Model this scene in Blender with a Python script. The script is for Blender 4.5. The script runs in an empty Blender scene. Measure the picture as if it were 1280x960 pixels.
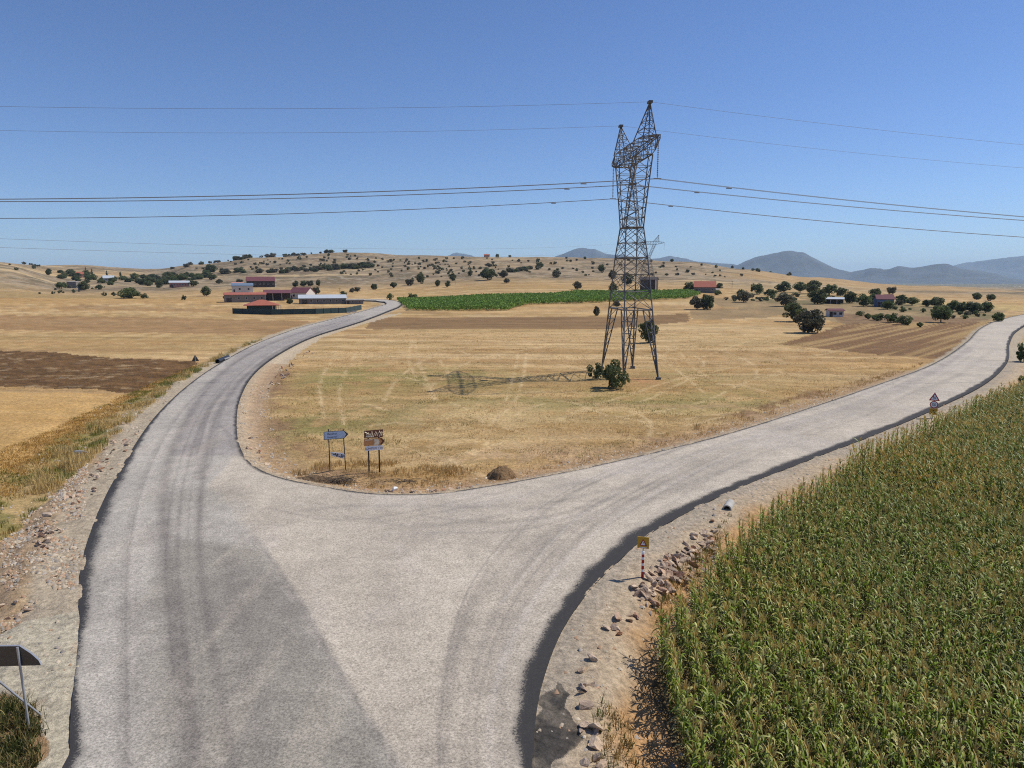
import bpy, math, random
import numpy as np
from mathutils import Vector, Matrix
R = math.radians
SC = bpy.context.scene
COL = SC.collection
random.seed(7)
rng = np.random.default_rng(11)

# ------------------------------------------------------------------ camera model
HC, PITCH, F = 13.0, R(8.2), 904.0
CP, SP = math.cos(PITCH), math.sin(PITCH)
cam = bpy.data.cameras.new('camera'); camo = bpy.data.objects.new('camera', cam); COL.objects.link(camo)
camo.location = (0, 0, HC); camo.rotation_euler = (R(90) - PITCH, 0, 0)
cam.sensor_width = 36; cam.lens = F / 1280 * 36; cam.clip_start = .2; cam.clip_end = 120000
SC.camera = camo

def ray(px, py):
    a = (px - 640) / F; b = (480 - py) / F
    return np.array([a, CP + b * SP, -SP + b * CP])

def ptz(px, py, z):
    r = ray(px, py); t = (z - HC) / r[2]
    return np.array([r[0] * t, r[1] * t, z])

def pty(px, py, y):
    r = ray(px, py); t = y / r[1]
    return np.array([r[0] * t, y, HC + r[2] * t])

# ------------------------------------------------------------------ noise
def vnoise(x, y, seed=0):
    xi = np.floor(x).astype(np.int64); yi = np.floor(y).astype(np.int64)
    fx = x - xi; fy = y - yi
    fx = fx * fx * (3 - 2 * fx); fy = fy * fy * (3 - 2 * fy)
    def h(a, b):
        n = (a * 374761393 + b * 668265263 + seed * 2147483647) & 0xffffffff
        n = ((n ^ (n >> 13)) * 1274126177) & 0xffffffff
        n = n ^ (n >> 16)
        return (n & 0xffff) / 65535.0
    a = h(xi, yi); b = h(xi + 1, yi); c = h(xi, yi + 1); d = h(xi + 1, yi + 1)
    return (a + (b - a) * fx) * (1 - fy) + (c + (d - c) * fx) * fy

def fbm(x, y, seed=0, o=4):
    s = 0; a = .5; t = 0
    for i in range(o):
        s = s + a * vnoise(x * 2 ** i + 17.3 * i, y * 2 ** i - 9.1 * i, seed + i); t += a; a *= .5
    return s / t

def ss(a, b, x):
    t = np.clip((x - a) / (b - a), 0, 1); return t * t * (3 - 2 * t)

# ------------------------------------------------------------------ large terrain
DD = np.array([0, 230, 300, 400, 500, 650, 850, 1100, 1400, 2000, 3500, 40000.])
TAB = {
 -200: [0, 0, 1, 3, 7, 17, 30, 42, 44, 40, -20, -20],
 0:    [0, 0, .5, 2, 4, 14, 27, 36, 37, 30, -20, -20],
 100:  [0, 0, .5, 2, 3, 6, 11, 22, 36, 42, -20, -20],
 200:  [0, 0, .5, 2, 3, 6, 10, 19, 31, 38, -20, -20],
 250:  [0, 0, .5, 2, 4, 8, 17, 32, 39, 38, -20, -20],
 330:  [0, 0, .5, 2, 5, 10, 21, 45, 48, 40, -20, -20],
 440:  [0, 0, .5, 2, 5, 11, 25, 52, 54, 40, -20, -20],
 520:  [0, 0, .5, 2, 6, 14, 30, 50, 50, 40, -20, -20],
 640:  [0, 0, 1, 4, 9, 18, 32, 47, 46, 30, -20, -20],
 760:  [0, 0, 1, 4, 9, 17, 30, 44, 43, 30, -20, -20],
 850:  [0, 0, 1, 4, 8, 15, 26, 38, 37, 25, -20, -20],
 930:  [0, 0, 1, 3, 6, 12, 20, 27, 26, 15, -20, -20],
 1010: [0, 0, 1, 3, 5, 9, 13, 16, 13, 5, -20, -20],
 1130: [0, 0, 1, 2, 3, 5, 7, 5, 2, -5, -20, -20],
 1290: [0, 0, .5, 1, 2, 4, 4, 0, -5, -12, -20, -20],
 1600: [0, 0, .5, 1, 2, 3, 3, 0, -6, -12, -20, -20]}
TX = np.array(sorted(TAB)); TZ = np.array([TAB[k] for k in sorted(TAB)], float)
TAZ = np.arctan((TX - 640) / F)

def h0(x, y):
    x = np.asarray(x, float); y = np.asarray(y, float)
    d = np.hypot(x, y); az = np.arctan2(x, y)
    a = np.clip(az, TAZ[0], TAZ[-1])
    i = np.clip(np.searchsorted(TAZ, a) - 1, 0, len(TAZ) - 2)
    t = (a - TAZ[i]) / (TAZ[i + 1] - TAZ[i]); t = t * t * (3 - 2 * t)
    j = np.clip(np.searchsorted(DD, d) - 1, 0, len(DD) - 2)
    u = np.clip((d - DD[j]) / (DD[j + 1] - DD[j]), 0, 1)
    u = np.where(j >= 9, u * u * (3 - 2 * u), u)
    z = (TZ[i, j] * (1 - t) + TZ[i + 1, j] * t) * (1 - u) + (TZ[i, j + 1] * (1 - t) + TZ[i + 1, j + 1] * t) * u
    back = ss(R(60), R(100), np.abs(az))
    z = z * (1 - back) + np.where(d > 2500, -20 * ss(2500, 3500, d), 0) * back
    # gentle undulation on the hills
    amp = ss(500, 900, d) * (1 - ss(1800, 2600, d))
    z = z + amp * ((fbm(x / 130, y / 130, 5, 4) - .5) * 7 + (fbm(x / 35, y / 35, 9, 3) - .5) * 1.6)
    return z

MD = 12 * (3000 / 12) ** (np.linspace(0, 1, 900))
def G(px, py):
    """pixel of the photograph -> point on the ground"""
    r = ray(px, py); hn = math.hypot(r[0], r[1]); r = r / hn
    x = r[0] * MD; y = r[1] * MD; zr = HC + r[2] * MD; g = h0(x, y); e = zr - g
    k = np.nonzero(e < 0)[0]
    if len(k) and k[0] > 0:
        k = k[0]; t = e[k - 1] / (e[k - 1] - e[k]); d = MD[k - 1] + (MD[k] - MD[k - 1]) * t
    elif len(k): return ptz(px, py, 0)
    else:
        m = MD > 500; d = MD[m][np.argmin((e / MD)[m])]
    return np.array([r[0] * d, r[1] * d, float(h0(r[0] * d, r[1] * d))])

def catmull(P, closed=False, step=.5, scale=True):
    P = np.asarray(P, float); out = []
    n = len(P)
    for i in range(n if closed else n - 1):
        p0 = P[(i - 1) % n] if closed or i > 0 else 2 * P[0] - P[1]
        p1 = P[i]; p2 = P[(i + 1) % n]
        p3 = P[(i + 2) % n] if closed or i + 2 < n else 2 * P[-1] - P[-2]
        L = np.linalg.norm(p2[:2] - p1[:2]); dm = max(20, np.linalg.norm((p1 + p2)[:2]) / 2)
        k = max(1, int(L / (step * (dm / 25 if scale else 1))))
        # centripetal-ish: tangents limited by the neighbouring chord lengths
        l0 = max(1e-6, np.linalg.norm(p1 - p0)); l1 = max(1e-6, np.linalg.norm(p2 - p1)); l2 = max(1e-6, np.linalg.norm(p3 - p2))
        m1 = ((p1 - p0) / l0 + (p2 - p1) / l1) * .5 * l1; m2 = ((p2 - p1) / l1 + (p3 - p2) / l2) * .5 * l1
        for t in np.arange(k) / k:
            out.append((2 * t**3 - 3 * t**2 + 1) * p1 + (t**3 - 2 * t**2 + t) * m1 + (-2 * t**3 + 3 * t**2) * p2 + (t**3 - t**2) * m2)
    if not closed: out.append(P[-1])
    return np.array(out)

def GP(pts): return np.array([G(*p)[:2] for p in pts])

# ------------------------------------------------------------------ road outline
LE = [(82, 960), (88, 900), (95, 840), (100, 780), (98, 740), (104, 700), (124, 640), (155, 580), (194, 522), (236, 482), (272, 457), (320, 431), (380, 409), (430, 396), (466, 386)]
leftE = np.vstack([[[-13.2, -45]], [[-12.9, -15]], [[-12.6, 5]], GP(LE)])
TIPL = [(483, 380.5), (474, 377.6), (450, 376.4), (415, 376.0)]
TIPR = [(420, 374.6), (455, 374.6), (485, 375.8), (501, 379), (499, 384.5), (488, 389)]
IN = [(472, 395.5), (436, 408), (392, 422), (350, 443), (318, 468), (300, 500), (296, 530), (301, 562), (316, 583), (345, 597), (400, 609), (470, 619), (540, 619), (600, 611), (700, 593), (800, 571), (900, 546), (1000, 515), (1100, 481), (1162, 458), (1206, 430), (1226, 411), (1246, 402), (1275, 395), (1320, 388), (1400, 382)]
RE = [(1400, 390), (1330, 398), (1290, 405), (1271, 415), (1262, 431), (1259, 454), (1231, 481), (1172, 511), (1103, 541), (1010, 577), (925, 611), (862, 641), (812, 670), (772, 705), (732, 747), (702, 792), (683, 840), (672, 885), (667, 930), (668, 960)]
rightE = np.vstack([GP(RE), [[2.0, 10]], [[3.5, -5]], [[4, -45]]])
Lc = catmull(np.vstack([leftE, GP(TIPL)])); Ic = catmull(np.vstack([GP(TIPR), GP(IN)])); Rc = catmull(rightE)
ROAD = np.vstack([Lc, Ic, Rc])

def seg_near(P, poly, closed=False):
    """distance and nearest point of P(N,2) on a polyline"""
    x = P[:, 0]; y = P[:, 1]
    best = np.full(len(P), 1e18); bx = np.zeros(len(P)); by = np.zeros(len(P))
    n = len(poly)
    for i in range(n if closed else n - 1):
        a = poly[i]; b = poly[(i + 1) % n]; ex, ey = b - a; L = ex * ex + ey * ey
        if L < 1e-12: continue
        t = np.clip(((x - a[0]) * ex + (y - a[1]) * ey) / L, 0, 1)
        qx = a[0] + t * ex; qy = a[1] + t * ey
        d = (x - qx) ** 2 + (y - qy) ** 2; m = d < best
        best[m] = d[m]; bx[m] = qx[m]; by[m] = qy[m]
    return np.sqrt(best), bx, by

def pip(P, poly):
    x = P[:, 0]; y = P[:, 1]; c = np.zeros(len(P), bool); n = len(poly)
    for i in range(n):
        x1, y1 = poly[i]; x2, y2 = poly[(i + 1) % n]
        if y1 == y2: continue
        m = (y1 > y) != (y2 > y)
        c ^= m & (x < (x2 - x1) * (y - y1) / (y2 - y1) + x1)
    return c

def decim(P, tol=1.0):
    out = [P[0]]
    for p in P[1:-1]:
        if np.linalg.norm(p - out[-1]) > tol * max(1, np.linalg.norm(p) / 60): out.append(p)
    out.append(P[-1]); return np.array(out)
dL, dI, dR = decim(Lc), decim(Ic), decim(Rc)
ROADD = np.vstack([dL, dI, dR])
cornside = np.vstack([dR, [[60, -60]], [[600, -60]], [[600, dR[0][1]]]])
leftside = np.vstack([dL, [[-800, dL[-1][1]]], [[-800, -60]]])

def local(x, y, dr=None, sd=None):
    """relief beside the road; x, y arrays"""
    P = np.stack([x, y], 1); d = np.hypot(x, y)
    if dr is None:
        dr = seg_near(P, ROADD, True)[0]; ins = pip(P, ROADD); dr = np.where(ins, -dr, dr)
    if sd is None: sd = np.where(pip(P, cornside), 2, np.where(pip(P, leftside), 0, 1))
    fade = 1 - ss(110, 200, d)
    dip = np.where(sd == 2, 1.0 * ss(1.3, 4.6, dr), np.where(sd == 0, .55 * ss(1.6, 4.6, dr) - .25 * ss(6, 12, dr), .22 * ss(.3, 1.8, dr) - .1 * ss(2.5, 4, dr)))
    rough = ss(.6, 2.2, dr) * (1 - .6 * ss(8, 14, dr)) * np.where(sd == 1, .6, 1.35)
    n = (fbm(x / 1.6, y / 1.6, 3, 4) - .5) * .34 * rough + (fbm(x / 9, y / 9, 13, 3) - .5) * .5 * ss(3, 9, dr)
    edge = ss(-.36, -.05, dr) * (1 - ss(.25, 1.1, dr)) * (1 - ss(60, 100, d))
    g_ = (np.where(sd == 2, .06, .085) + (fbm(x / 1.3, y / 1.3, 17, 2) - .5) * .13 + (fbm(x / .21, y / .23, 18, 2) - .5) * .05) * edge
    return (-dip + n) * fade + g_

def gz(x, y):
    x = np.atleast_1d(np.asarray(x, float)); y = np.atleast_1d(np.asarray(y, float))
    near = np.hypot(x, y) < 200
    z = h0(x, y)
    if near.any(): z[near] += local(x[near], y[near])
    return z
def gzs(x, y): return float(gz(x, y)[0])

# ------------------------------------------------------------------ mesh helpers
def lin(c): c = np.asarray(c, float) / 255; return np.where(c <= .04045, c / 12.92, ((c + .055) / 1.055) ** 2.4)
KE = 1.12
def A(r, g, b): return lin((r, g, b)) / KE

def np_mesh(name, v, f, mat, col=None, floats=None, smooth=False, parent=None, link=True):
    me = bpy.data.meshes.new(name); v = np.asarray(v, np.float32); f = np.asarray(f, np.int32)
    me.vertices.add(len(v)); me.vertices.foreach_set('co', v.ravel())
    k = f.shape[1]; me.loops.add(f.size); me.loops.foreach_set('vertex_index', f.ravel())
    me.polygons.add(len(f)); me.polygons.foreach_set('loop_start', np.arange(0, f.size, k, dtype=np.int32))
    me.polygons.foreach_set('loop_total', np.full(len(f), k, np.int32))
    if smooth: me.polygons.foreach_set('use_smooth', np.ones(len(f), bool))
    me.update(calc_edges=True); me.validate()
    if col is not None:
        at = me.attributes.new('Col', 'FLOAT_COLOR', 'POINT')
        c = np.ones((len(v), 4), np.float32); c[:, :3] = col; at.data.foreach_set('color', c.ravel())
    for nme, arr in (floats or {}).items():
        at = me.attributes.new(nme, 'FLOAT', 'POINT'); at.data.foreach_set('value', np.asarray(arr, np.float32))
    me.materials.append(mat)
    if not link: return me
    o = bpy.data.objects.new(name, me); COL.objects.link(o); o.parent = parent
    return o

class MB:
    def __init__(s): s.v = []; s.f = []
    def add(s, v, f):
        n = len(s.v); s.v += [tuple(p) for p in v]; s.f += [tuple(i + n for i in q) for q in f]; return s
    def box(s, c, d, rz=0):
        x, y, z = [k / 2 for k in d]; cs, sn = math.cos(rz), math.sin(rz)
        P = [(c[0] + a * cs - b * sn, c[1] + a * sn + b * cs, c[2] + e) for e in (-z, z) for a, b in ((-x, -y), (x, -y), (x, y), (-x, y))]
        return s.add(P, [(3, 2, 1, 0), (4, 5, 6, 7), (0, 1, 5, 4), (1, 2, 6, 5), (2, 3, 7, 6), (3, 0, 4, 7)])
    def bar(s, p, q, r, n=4, r2=None, caps=True):
        p = Vector(p); q = Vector(q); d = q - p
        if d.length < 1e-6: return s
        u = d.orthogonal().normalized(); w = d.normalized().cross(u); r2 = r if r2 is None else r2
        P = [p + (u * math.cos(6.2832 * i / n + .785) + w * math.sin(6.2832 * i / n + .785)) * r for i in range(n)] + \
            [q + (u * math.cos(6.2832 * i / n + .785) + w * math.sin(6.2832 * i / n + .785)) * r2 for i in range(n)]
        F_ = [(i, (i + 1) % n, n + (i + 1) % n, n + i) for i in range(n)]
        if caps: F_ += [tuple(range(n))[::-1], tuple(range(n, 2 * n))]
        return s.add(P, F_)
    def tube(s, pts, r, n=8):
        for a, b in zip(pts[:-1], pts[1:]): s.bar(a, b, r, n)
        return s
    def prism(s, poly, y0, y1, M=None):
        """polygon in local x,z extruded along y"""
        n = len(poly)
        P = [(x, y0, z) for x, z in poly] + [(x, y1, z) for x, z in poly]
        return s.add(P, [tuple(range(n)), tuple(range(n, 2 * n))[::-1]] + [(i, n + i, n + (i + 1) % n, (i + 1) % n) for i in range(n)])
    def build(s, name, mat, parent=None, smooth=False):
        me = bpy.data.meshes.new(name); me.from_pydata(s.v, [], s.f); me.materials.append(mat)
        if smooth:
            for p in me.polygons: p.use_smooth = True
        me.update(); o = bpy.data.objects.new(name, me); COL.objects.link(o); o.parent = parent; return o

def tag(o, label=None, cat=None, group=None, kind=None):
    if label: o['label'] = label
    if cat: o['category'] = cat
    if group: o['group'] = group
    if kind: o['kind'] = kind
    return o
def empty(name, loc, rz=0, label=None, cat=None, group=None):
    o = bpy.data.objects.new(name, None); COL.objects.link(o); o.location = loc; o.rotation_euler = (0, 0, rz); o.empty_display_size = .3
    return tag(o, label, cat, group)
def copy_tree(o, parent=None):
    c = o.copy(); COL.objects.link(c); c.parent = parent
    for ch in list(o.children): copy_tree(ch, c)
    return c

# ------------------------------------------------------------------ materials
def new_mat(name):
    m = bpy.data.materials.new(name); m.use_nodes = True; nt = m.node_tree
    return m, nt, nt.nodes['Principled BSDF']
def nd(nt, t, **k):
    n = nt.nodes.new(t)
    for a, b in k.items():
        if a in n.inputs.keys(): n.inputs[a].default_value = b
        else: setattr(n, a, b)
    return n
def maprange(nt, src, a, b, c, d, clamp=True):
    n = nt.nodes.new('ShaderNodeMapRange'); n.clamp = clamp
    for i, v in zip((1, 2, 3, 4), (a, b, c, d)): n.inputs[i].default_value = v
    nt.links.new(src, n.inputs[0]); return n.outputs[0]
def math2(nt, op, a, b):
    n = nt.nodes.new('ShaderNodeMath'); n.operation = op
    for i, v in enumerate((a, b)):
        if hasattr(v, 'links'): nt.links.new(v, n.inputs[i])
        else: n.inputs[i].default_value = v
    return n.outputs[0]
def vscale(nt, col, fac):
    n = nt.nodes.new('ShaderNodeVectorMath'); n.operation = 'SCALE'
    nt.links.new(col, n.inputs[0]); nt.links.new(fac, n.inputs['Scale']); return n.outputs[0]
def noise(nt, scale, detail=4, rough=.6, vec=None, stretch=None):
    tx = nt.nodes.new('ShaderNodeTexNoise'); tx.inputs['Scale'].default_value = scale; tx.inputs['Detail'].default_value = detail; tx.inputs['Roughness'].default_value = rough
    if vec is None: vec = nt.nodes.new('ShaderNodeNewGeometry').outputs['Position']
    if stretch:
        mp = nt.nodes.new('ShaderNodeMapping'); mp.inputs['Scale'].default_value = stretch[:3]; mp.inputs['Rotation'].default_value = (0, 0, stretch[3] if len(stretch) > 3 else 0)
        nt.links.new(vec, mp.inputs[0]); vec = mp.outputs[0]
    nt.links.new(vec, tx.inputs['Vector']); return tx.outputs['Fac']

def simple(name, col, rough=.8, var=.15, scale=3, metal=0, rand=0, bump=0, objspace=True):
    m, nt, b = new_mat(name)
    tc = nt.nodes.new('ShaderNodeTexCoord').outputs['Object'] if objspace else None
    n = noise(nt, scale, 5, .6, tc)
    fac = maprange(nt, n, .3, .7, 1 - var, 1 + var)
    if rand:
        oi = nt.nodes.new('ShaderNodeObjectInfo'); fac = math2(nt, 'MULTIPLY', fac, maprange(nt, oi.outputs['Random'], 0, 1, 1 - rand, 1 + rand))
    rgb = nt.nodes.new('ShaderNodeRGB'); rgb.outputs[0].default_value = (*col, 1)
    nt.links.new(vscale(nt, rgb.outputs[0], fac), b.inputs['Base Color'])
    b.inputs['Roughness'].default_value = rough; b.inputs['Metallic'].default_value = metal
    if bump:
        bp = nt.nodes.new('ShaderNodeBump'); bp.inputs['Distance'].default_value = bump; nt.links.new(n, bp.inputs['Height']); nt.links.new(bp.outputs[0], b.inputs['Normal'])
    return m

def leafmat(name, c1, c2, trans=.3, rough=.5, spec=.4, scale=.5):
    """foliage: colour between c1 and c2 by place in the crown and by plant"""
    m, nt, b = new_mat(name)
    tc = nt.nodes.new('ShaderNodeTexCoord').outputs['Object']; n = noise(nt, scale, 3, .6, tc)
    oi = nt.nodes.new('ShaderNodeObjectInfo')
    f = math2(nt, 'ADD', maprange(nt, n, .3, .7, 0, 1), maprange(nt, oi.outputs['Random'], 0, 1, -.35, .35))
    mx = nt.nodes.new('ShaderNodeMix'); mx.data_type = 'RGBA'; mx.clamp_factor = True
    nt.links.new(f, mx.inputs[0]); mx.inputs[6].default_value = (*c1, 1); mx.inputs[7].default_value = (*c2, 1)
    nt.links.new(mx.outputs[2], b.inputs['Base Color']); b.inputs['Roughness'].default_value = rough; b.inputs['Specular IOR Level'].default_value = spec
    tr = nt.nodes.new('ShaderNodeBsdfTranslucent'); nt.links.new(mx.outputs[2], tr.inputs[0])
    ms = nt.nodes.new('ShaderNodeMixShader'); ms.inputs[0].default_value = trans
    nt.links.new(b.outputs[0], ms.inputs[1]); nt.links.new(tr.outputs[0], ms.inputs[2])
    nt.links.new(ms.outputs[0], nt.nodes['Material Output'].inputs[0]); return m

def bladeattr(name, trans=.25, rough=.5, spec=.4):
    m, nt, b = new_mat(name)
    at = nd(nt, 'ShaderNodeAttribute', attribute_name='Col')
    nt.links.new(at.outputs['Color'], b.inputs['Base Color']); b.inputs['Roughness'].default_value = rough; b.inputs['Specular IOR Level'].default_value = spec
    tr = nt.nodes.new('ShaderNodeBsdfTranslucent'); nt.links.new(at.outputs['Color'], tr.inputs[0])
    ms = nt.nodes.new('ShaderNodeMixShader'); ms.inputs[0].default_value = trans
    nt.links.new(b.outputs[0], ms.inputs[1]); nt.links.new(tr.outputs[0], ms.inputs[2])
    nt.links.new(ms.outputs[0], nt.nodes['Material Output'].inputs[0]); return m

def ground_mat():
    m, nt, b = new_mat('ground')
    at = nd(nt, 'ShaderNodeAttribute', attribute_name='Col'); cl = nd(nt, 'ShaderNodeAttribute', attribute_name='clod')
    n1 = noise(nt, 3.5, 8, .72); n2 = noise(nt, .8, 5, .6, None, (.45, 1.6, 1, .25)); n3 = noise(nt, 14, 4, .7)
    f = math2(nt, 'MULTIPLY', maprange(nt, n1, .28, .72, .52, 1.48), maprange(nt, n2, .3, .7, .88, 1.12))
    f = math2(nt, 'MULTIPLY', f, maprange(nt, n3, .3, .7, .86, 1.14))
    nt.links.new(vscale(nt, at.outputs['Color'], f), b.inputs['Base Color'])
    b.inputs['Roughness'].default_value = .95; b.inputs['Specular IOR Level'].default_value = .15
    bp = nt.nodes.new('ShaderNodeBump'); bp.inputs['Strength'].default_value = 1
    h = math2(nt, 'MULTIPLY', n1, maprange(nt, cl.outputs['Fac'], 0, 1, .10, .32))
    nt.links.new(h, bp.inputs['Height']); bp.inputs['Distance'].default_value = 1.0
    nt.links.new(bp.outputs[0], b.inputs['Normal']); return m

def road_mat():
    m, nt, b = new_mat('asphalt')
    at = nd(nt, 'ShaderNodeAttribute', attribute_name='Col'); ta = nd(nt, 'ShaderNodeAttribute', attribute_name='tar')
    sp = noise(nt, 12, 5, .95); s2 = noise(nt, 5, 5, .8); md = noise(nt, .9, 8, .7); lg = noise(nt, .12, 4, .55)
    f = math2(nt, 'MULTIPLY', maprange(nt, sp, .38, .62, .5, 1.5), maprange(nt, md, .3, .7, .85, 1.15))
    f = math2(nt, 'MULTIPLY', f, maprange(nt, s2, .35, .65, .84, 1.16))
    f = math2(nt, 'MULTIPLY', f, maprange(nt, lg, .3, .7, .94, 1.06))
    base = vscale(nt, at.outputs['Color'], f)
    t = math2(nt, 'ADD', ta.outputs['Fac'], maprange(nt, sp, .35, .65, -.62, .3))
    t = math2(nt, 'ADD', t, maprange(nt, md, .3, .7, -.2, .2))
    t = maprange(nt, t, .3, .62, 0, .96)
    mx = nt.nodes.new('ShaderNodeMix'); mx.data_type = 'RGBA'; nt.links.new(t, mx.inputs[0]); nt.links.new(base, mx.inputs[6]); mx.inputs[7].default_value = (.028, .027, .028, 1)
    nt.links.new(mx.outputs[2], b.inputs['Base Color']); b.inputs['Roughness'].default_value = .85; b.inputs['Specular IOR Level'].default_value = .25
    bp = nt.nodes.new('ShaderNodeBump'); bp.inputs['Distance'].default_value = .012; nt.links.new(sp, bp.inputs['Height']); nt.links.new(bp.outputs[0], b.inputs['Normal'])
    return m

M_ground = ground_mat(); M_road = road_mat()

# ------------------------------------------------------------------ the ground sheet (polar grid)
az_in = np.arange(-47, 47.001, .088); az_out = np.arange(50, 310.1, 3.0)
AZ = np.radians(np.concatenate([az_in, az_out])); NA = len(AZ)
dep = np.concatenate([np.linspace(78, 37, 22), np.arange(36.8, 1.85, -.066)])
RD = np.concatenate([HC / np.tan(np.radians(dep)), np.geomspace(406, 2400, 190), np.geomspace(2500, 34000, 34)])
NR = len(RD)
RR, AA = np.meshgrid(RD, AZ, indexing='ij')
X = (RR * np.sin(AA)).ravel(); Y = (RR * np.cos(AA)).ravel(); D = RR.ravel()
P2 = np.stack([X, Y], 1)
Z = h0(X, Y)
nearm = (D < 470) & (np.abs(AA.ravel()) < 4) 
idx = np.nonzero((D < 470))[0]
dr = np.full(len(X), 1e3); bxn = X.copy(); byn = Y.copy(); inside = np.zeros(len(X), bool); side = np.ones(len(X), int)
d_, bx_, by_ = seg_near(P2[idx], ROADD, True); ins_ = pip(P2[idx], ROADD)
dr[idx] = np.where(ins_, -d_, d_); bxn[idx] = bx_; byn[idx] = by_; inside[idx] = ins_
side[idx] = np.where(pip(P2[idx], cornside), 2, np.where(pip(P2[idx], leftside), 0, 1))
near = D < 220
Zg = Z.copy(); Zg[near] += local(X[near], Y[near], dr[near], side[near])
Zg[dr < -.35] -= .12

CZ = 1.25
cornpoly = np.vstack([[ptz(*p, CZ)[:2] for p in [(816, 790), (828, 762), (860, 722), (890, 686), (925, 650), (968, 619), (1024, 592), (1083, 556), (1132, 536), (1165, 525), (1221, 498), (1262, 480), (1335, 448)]],
                      [[112, 112]], [[70, 40]], [[28, 6]], [ptz(935, 1050, CZ)[:2]], [ptz(892, 962, CZ)[:2]], [ptz(866, 900, CZ)[:2]], [ptz(842, 850, CZ)[:2]]])
CORNG = cornpoly
# --- field pattern
TAN = A(194, 160, 110); TAN2 = A(176, 142, 94); STRAW = A(208, 178, 128); GOLD = A(186, 146, 88)
BROWN = A(120, 90, 56); BROWN2 = A(156, 122, 82); SCRUB = A(164, 142, 110); SCRUB2 = A(130, 112, 86)
GRAV = A(188, 172, 146); GRAVL = A(176, 160, 136); SOIL = A(178, 142, 100); GREEN = A(140, 132, 76); OLIVE = A(112, 108, 62)
n_a = fbm(X / 14, Y / 14, 21, 5); n_b = fbm(X / 3.2, Y / 3.2, 22, 4); n_c = fbm(X / 60, Y / 40, 23, 4); n_d = fbm(X / .8, Y / .8, 24, 3)
n_s = fbm(X / 90, Y / 9, 25, 4)           # stripes across the view
def mix(c, c2, m): m = np.clip(m, 0, 1)[:, None]; return c * (1 - m) + np.asarray(c2) * m
C = np.tile(TAN, (len(X), 1)); clod = np.zeros(len(X))
C = mix(C, TAN2, ss(.4, .62, n_a) * .8); C = mix(C, STRAW, ss(.5, .7, n_b) * .55); C = mix(C, GOLD, ss(.45, .65, n_s) * .5)
# hills
sc = ss(470, 640, D)
hs = ss(.42, .56, fbm(X / 150, Y / 220, 31, 4))
az_px = 640 + F * np.tan(np.clip(AA.ravel(), -1.2, 1.2))
elev = Z
hm = sc * np.clip(.25 + hs * .75 + ss(18, 30, elev) * .6, 0, 1)
hcol = mix(np.tile(SCRUB, (len(X), 1)), SCRUB2, ss(.4, .65, fbm(X / 22, Y / 30, 33, 5)))
m_ = np.clip(hm, 0, 1)[:, None]; C = C * (1 - m_) + hcol * m_
C = mix(C, A(206, 178, 130), sc * ss(.6, .7, fbm(X / 180, Y / 45, 35, 3)) * .7)
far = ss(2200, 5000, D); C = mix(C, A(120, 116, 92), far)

def warp(px, amp=1.0, s=4.0):
    return px
WX = X + (fbm(X / 3, Y / 3, 41, 3) - .5) * 1.6; WY = Y + (fbm(X / 3, Y / 3, 43, 3) - .5) * 1.6
WX2 = X + (fbm(X / 1.1, Y / 1.1, 45, 3) - .5) * 1.1; WY2 = Y + (fbm(X / 1.1, Y / 1.1, 47, 3) - .5) * 1.1
def region(pts, wx=None, world=False):
    poly = np.asarray(pts, float) if world else GP(pts)
    lo = poly.min(0) - 3; hi = poly.max(0) + 3
    k = np.nonzero((X > lo[0]) & (X < hi[0]) & (Y > lo[1]) & (Y < hi[1]))[0]
    q = np.stack([(WX if wx is None else wx[0])[k], (WY if wx is None else wx[1])[k]], 1)
    r = np.zeros(len(X)); r[k] = pip(q, poly); return r
# low scrub cover and stony ground on the slopes, streaks along the fields
pt = ss(.55, .66, fbm(X / 9, Y / 13, 201, 4)); C = mix(C, A(104, 96, 70), hm * pt * .6); C = mix(C, A(186, 172, 146), hm * ss(.6, .7, fbm(X / 6, Y / 9, 203, 4)) * .5)
st = fbm(X / 45, Y / 2.6 + X * .03, 205, 4); st2 = fbm(X / 80, Y / 11 + X * .01, 206, 4); fm = (1 - sc) * ss(22, 70, D)
C = mix(C, A(158, 126, 84), fm * ss(.5, .68, st) * .55); C = mix(C, A(212, 184, 136), fm * ss(.52, .7, 1 - st) * .5); C = mix(C, A(168, 140, 86), fm * ss(.52, .64, st2) * .4)
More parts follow.
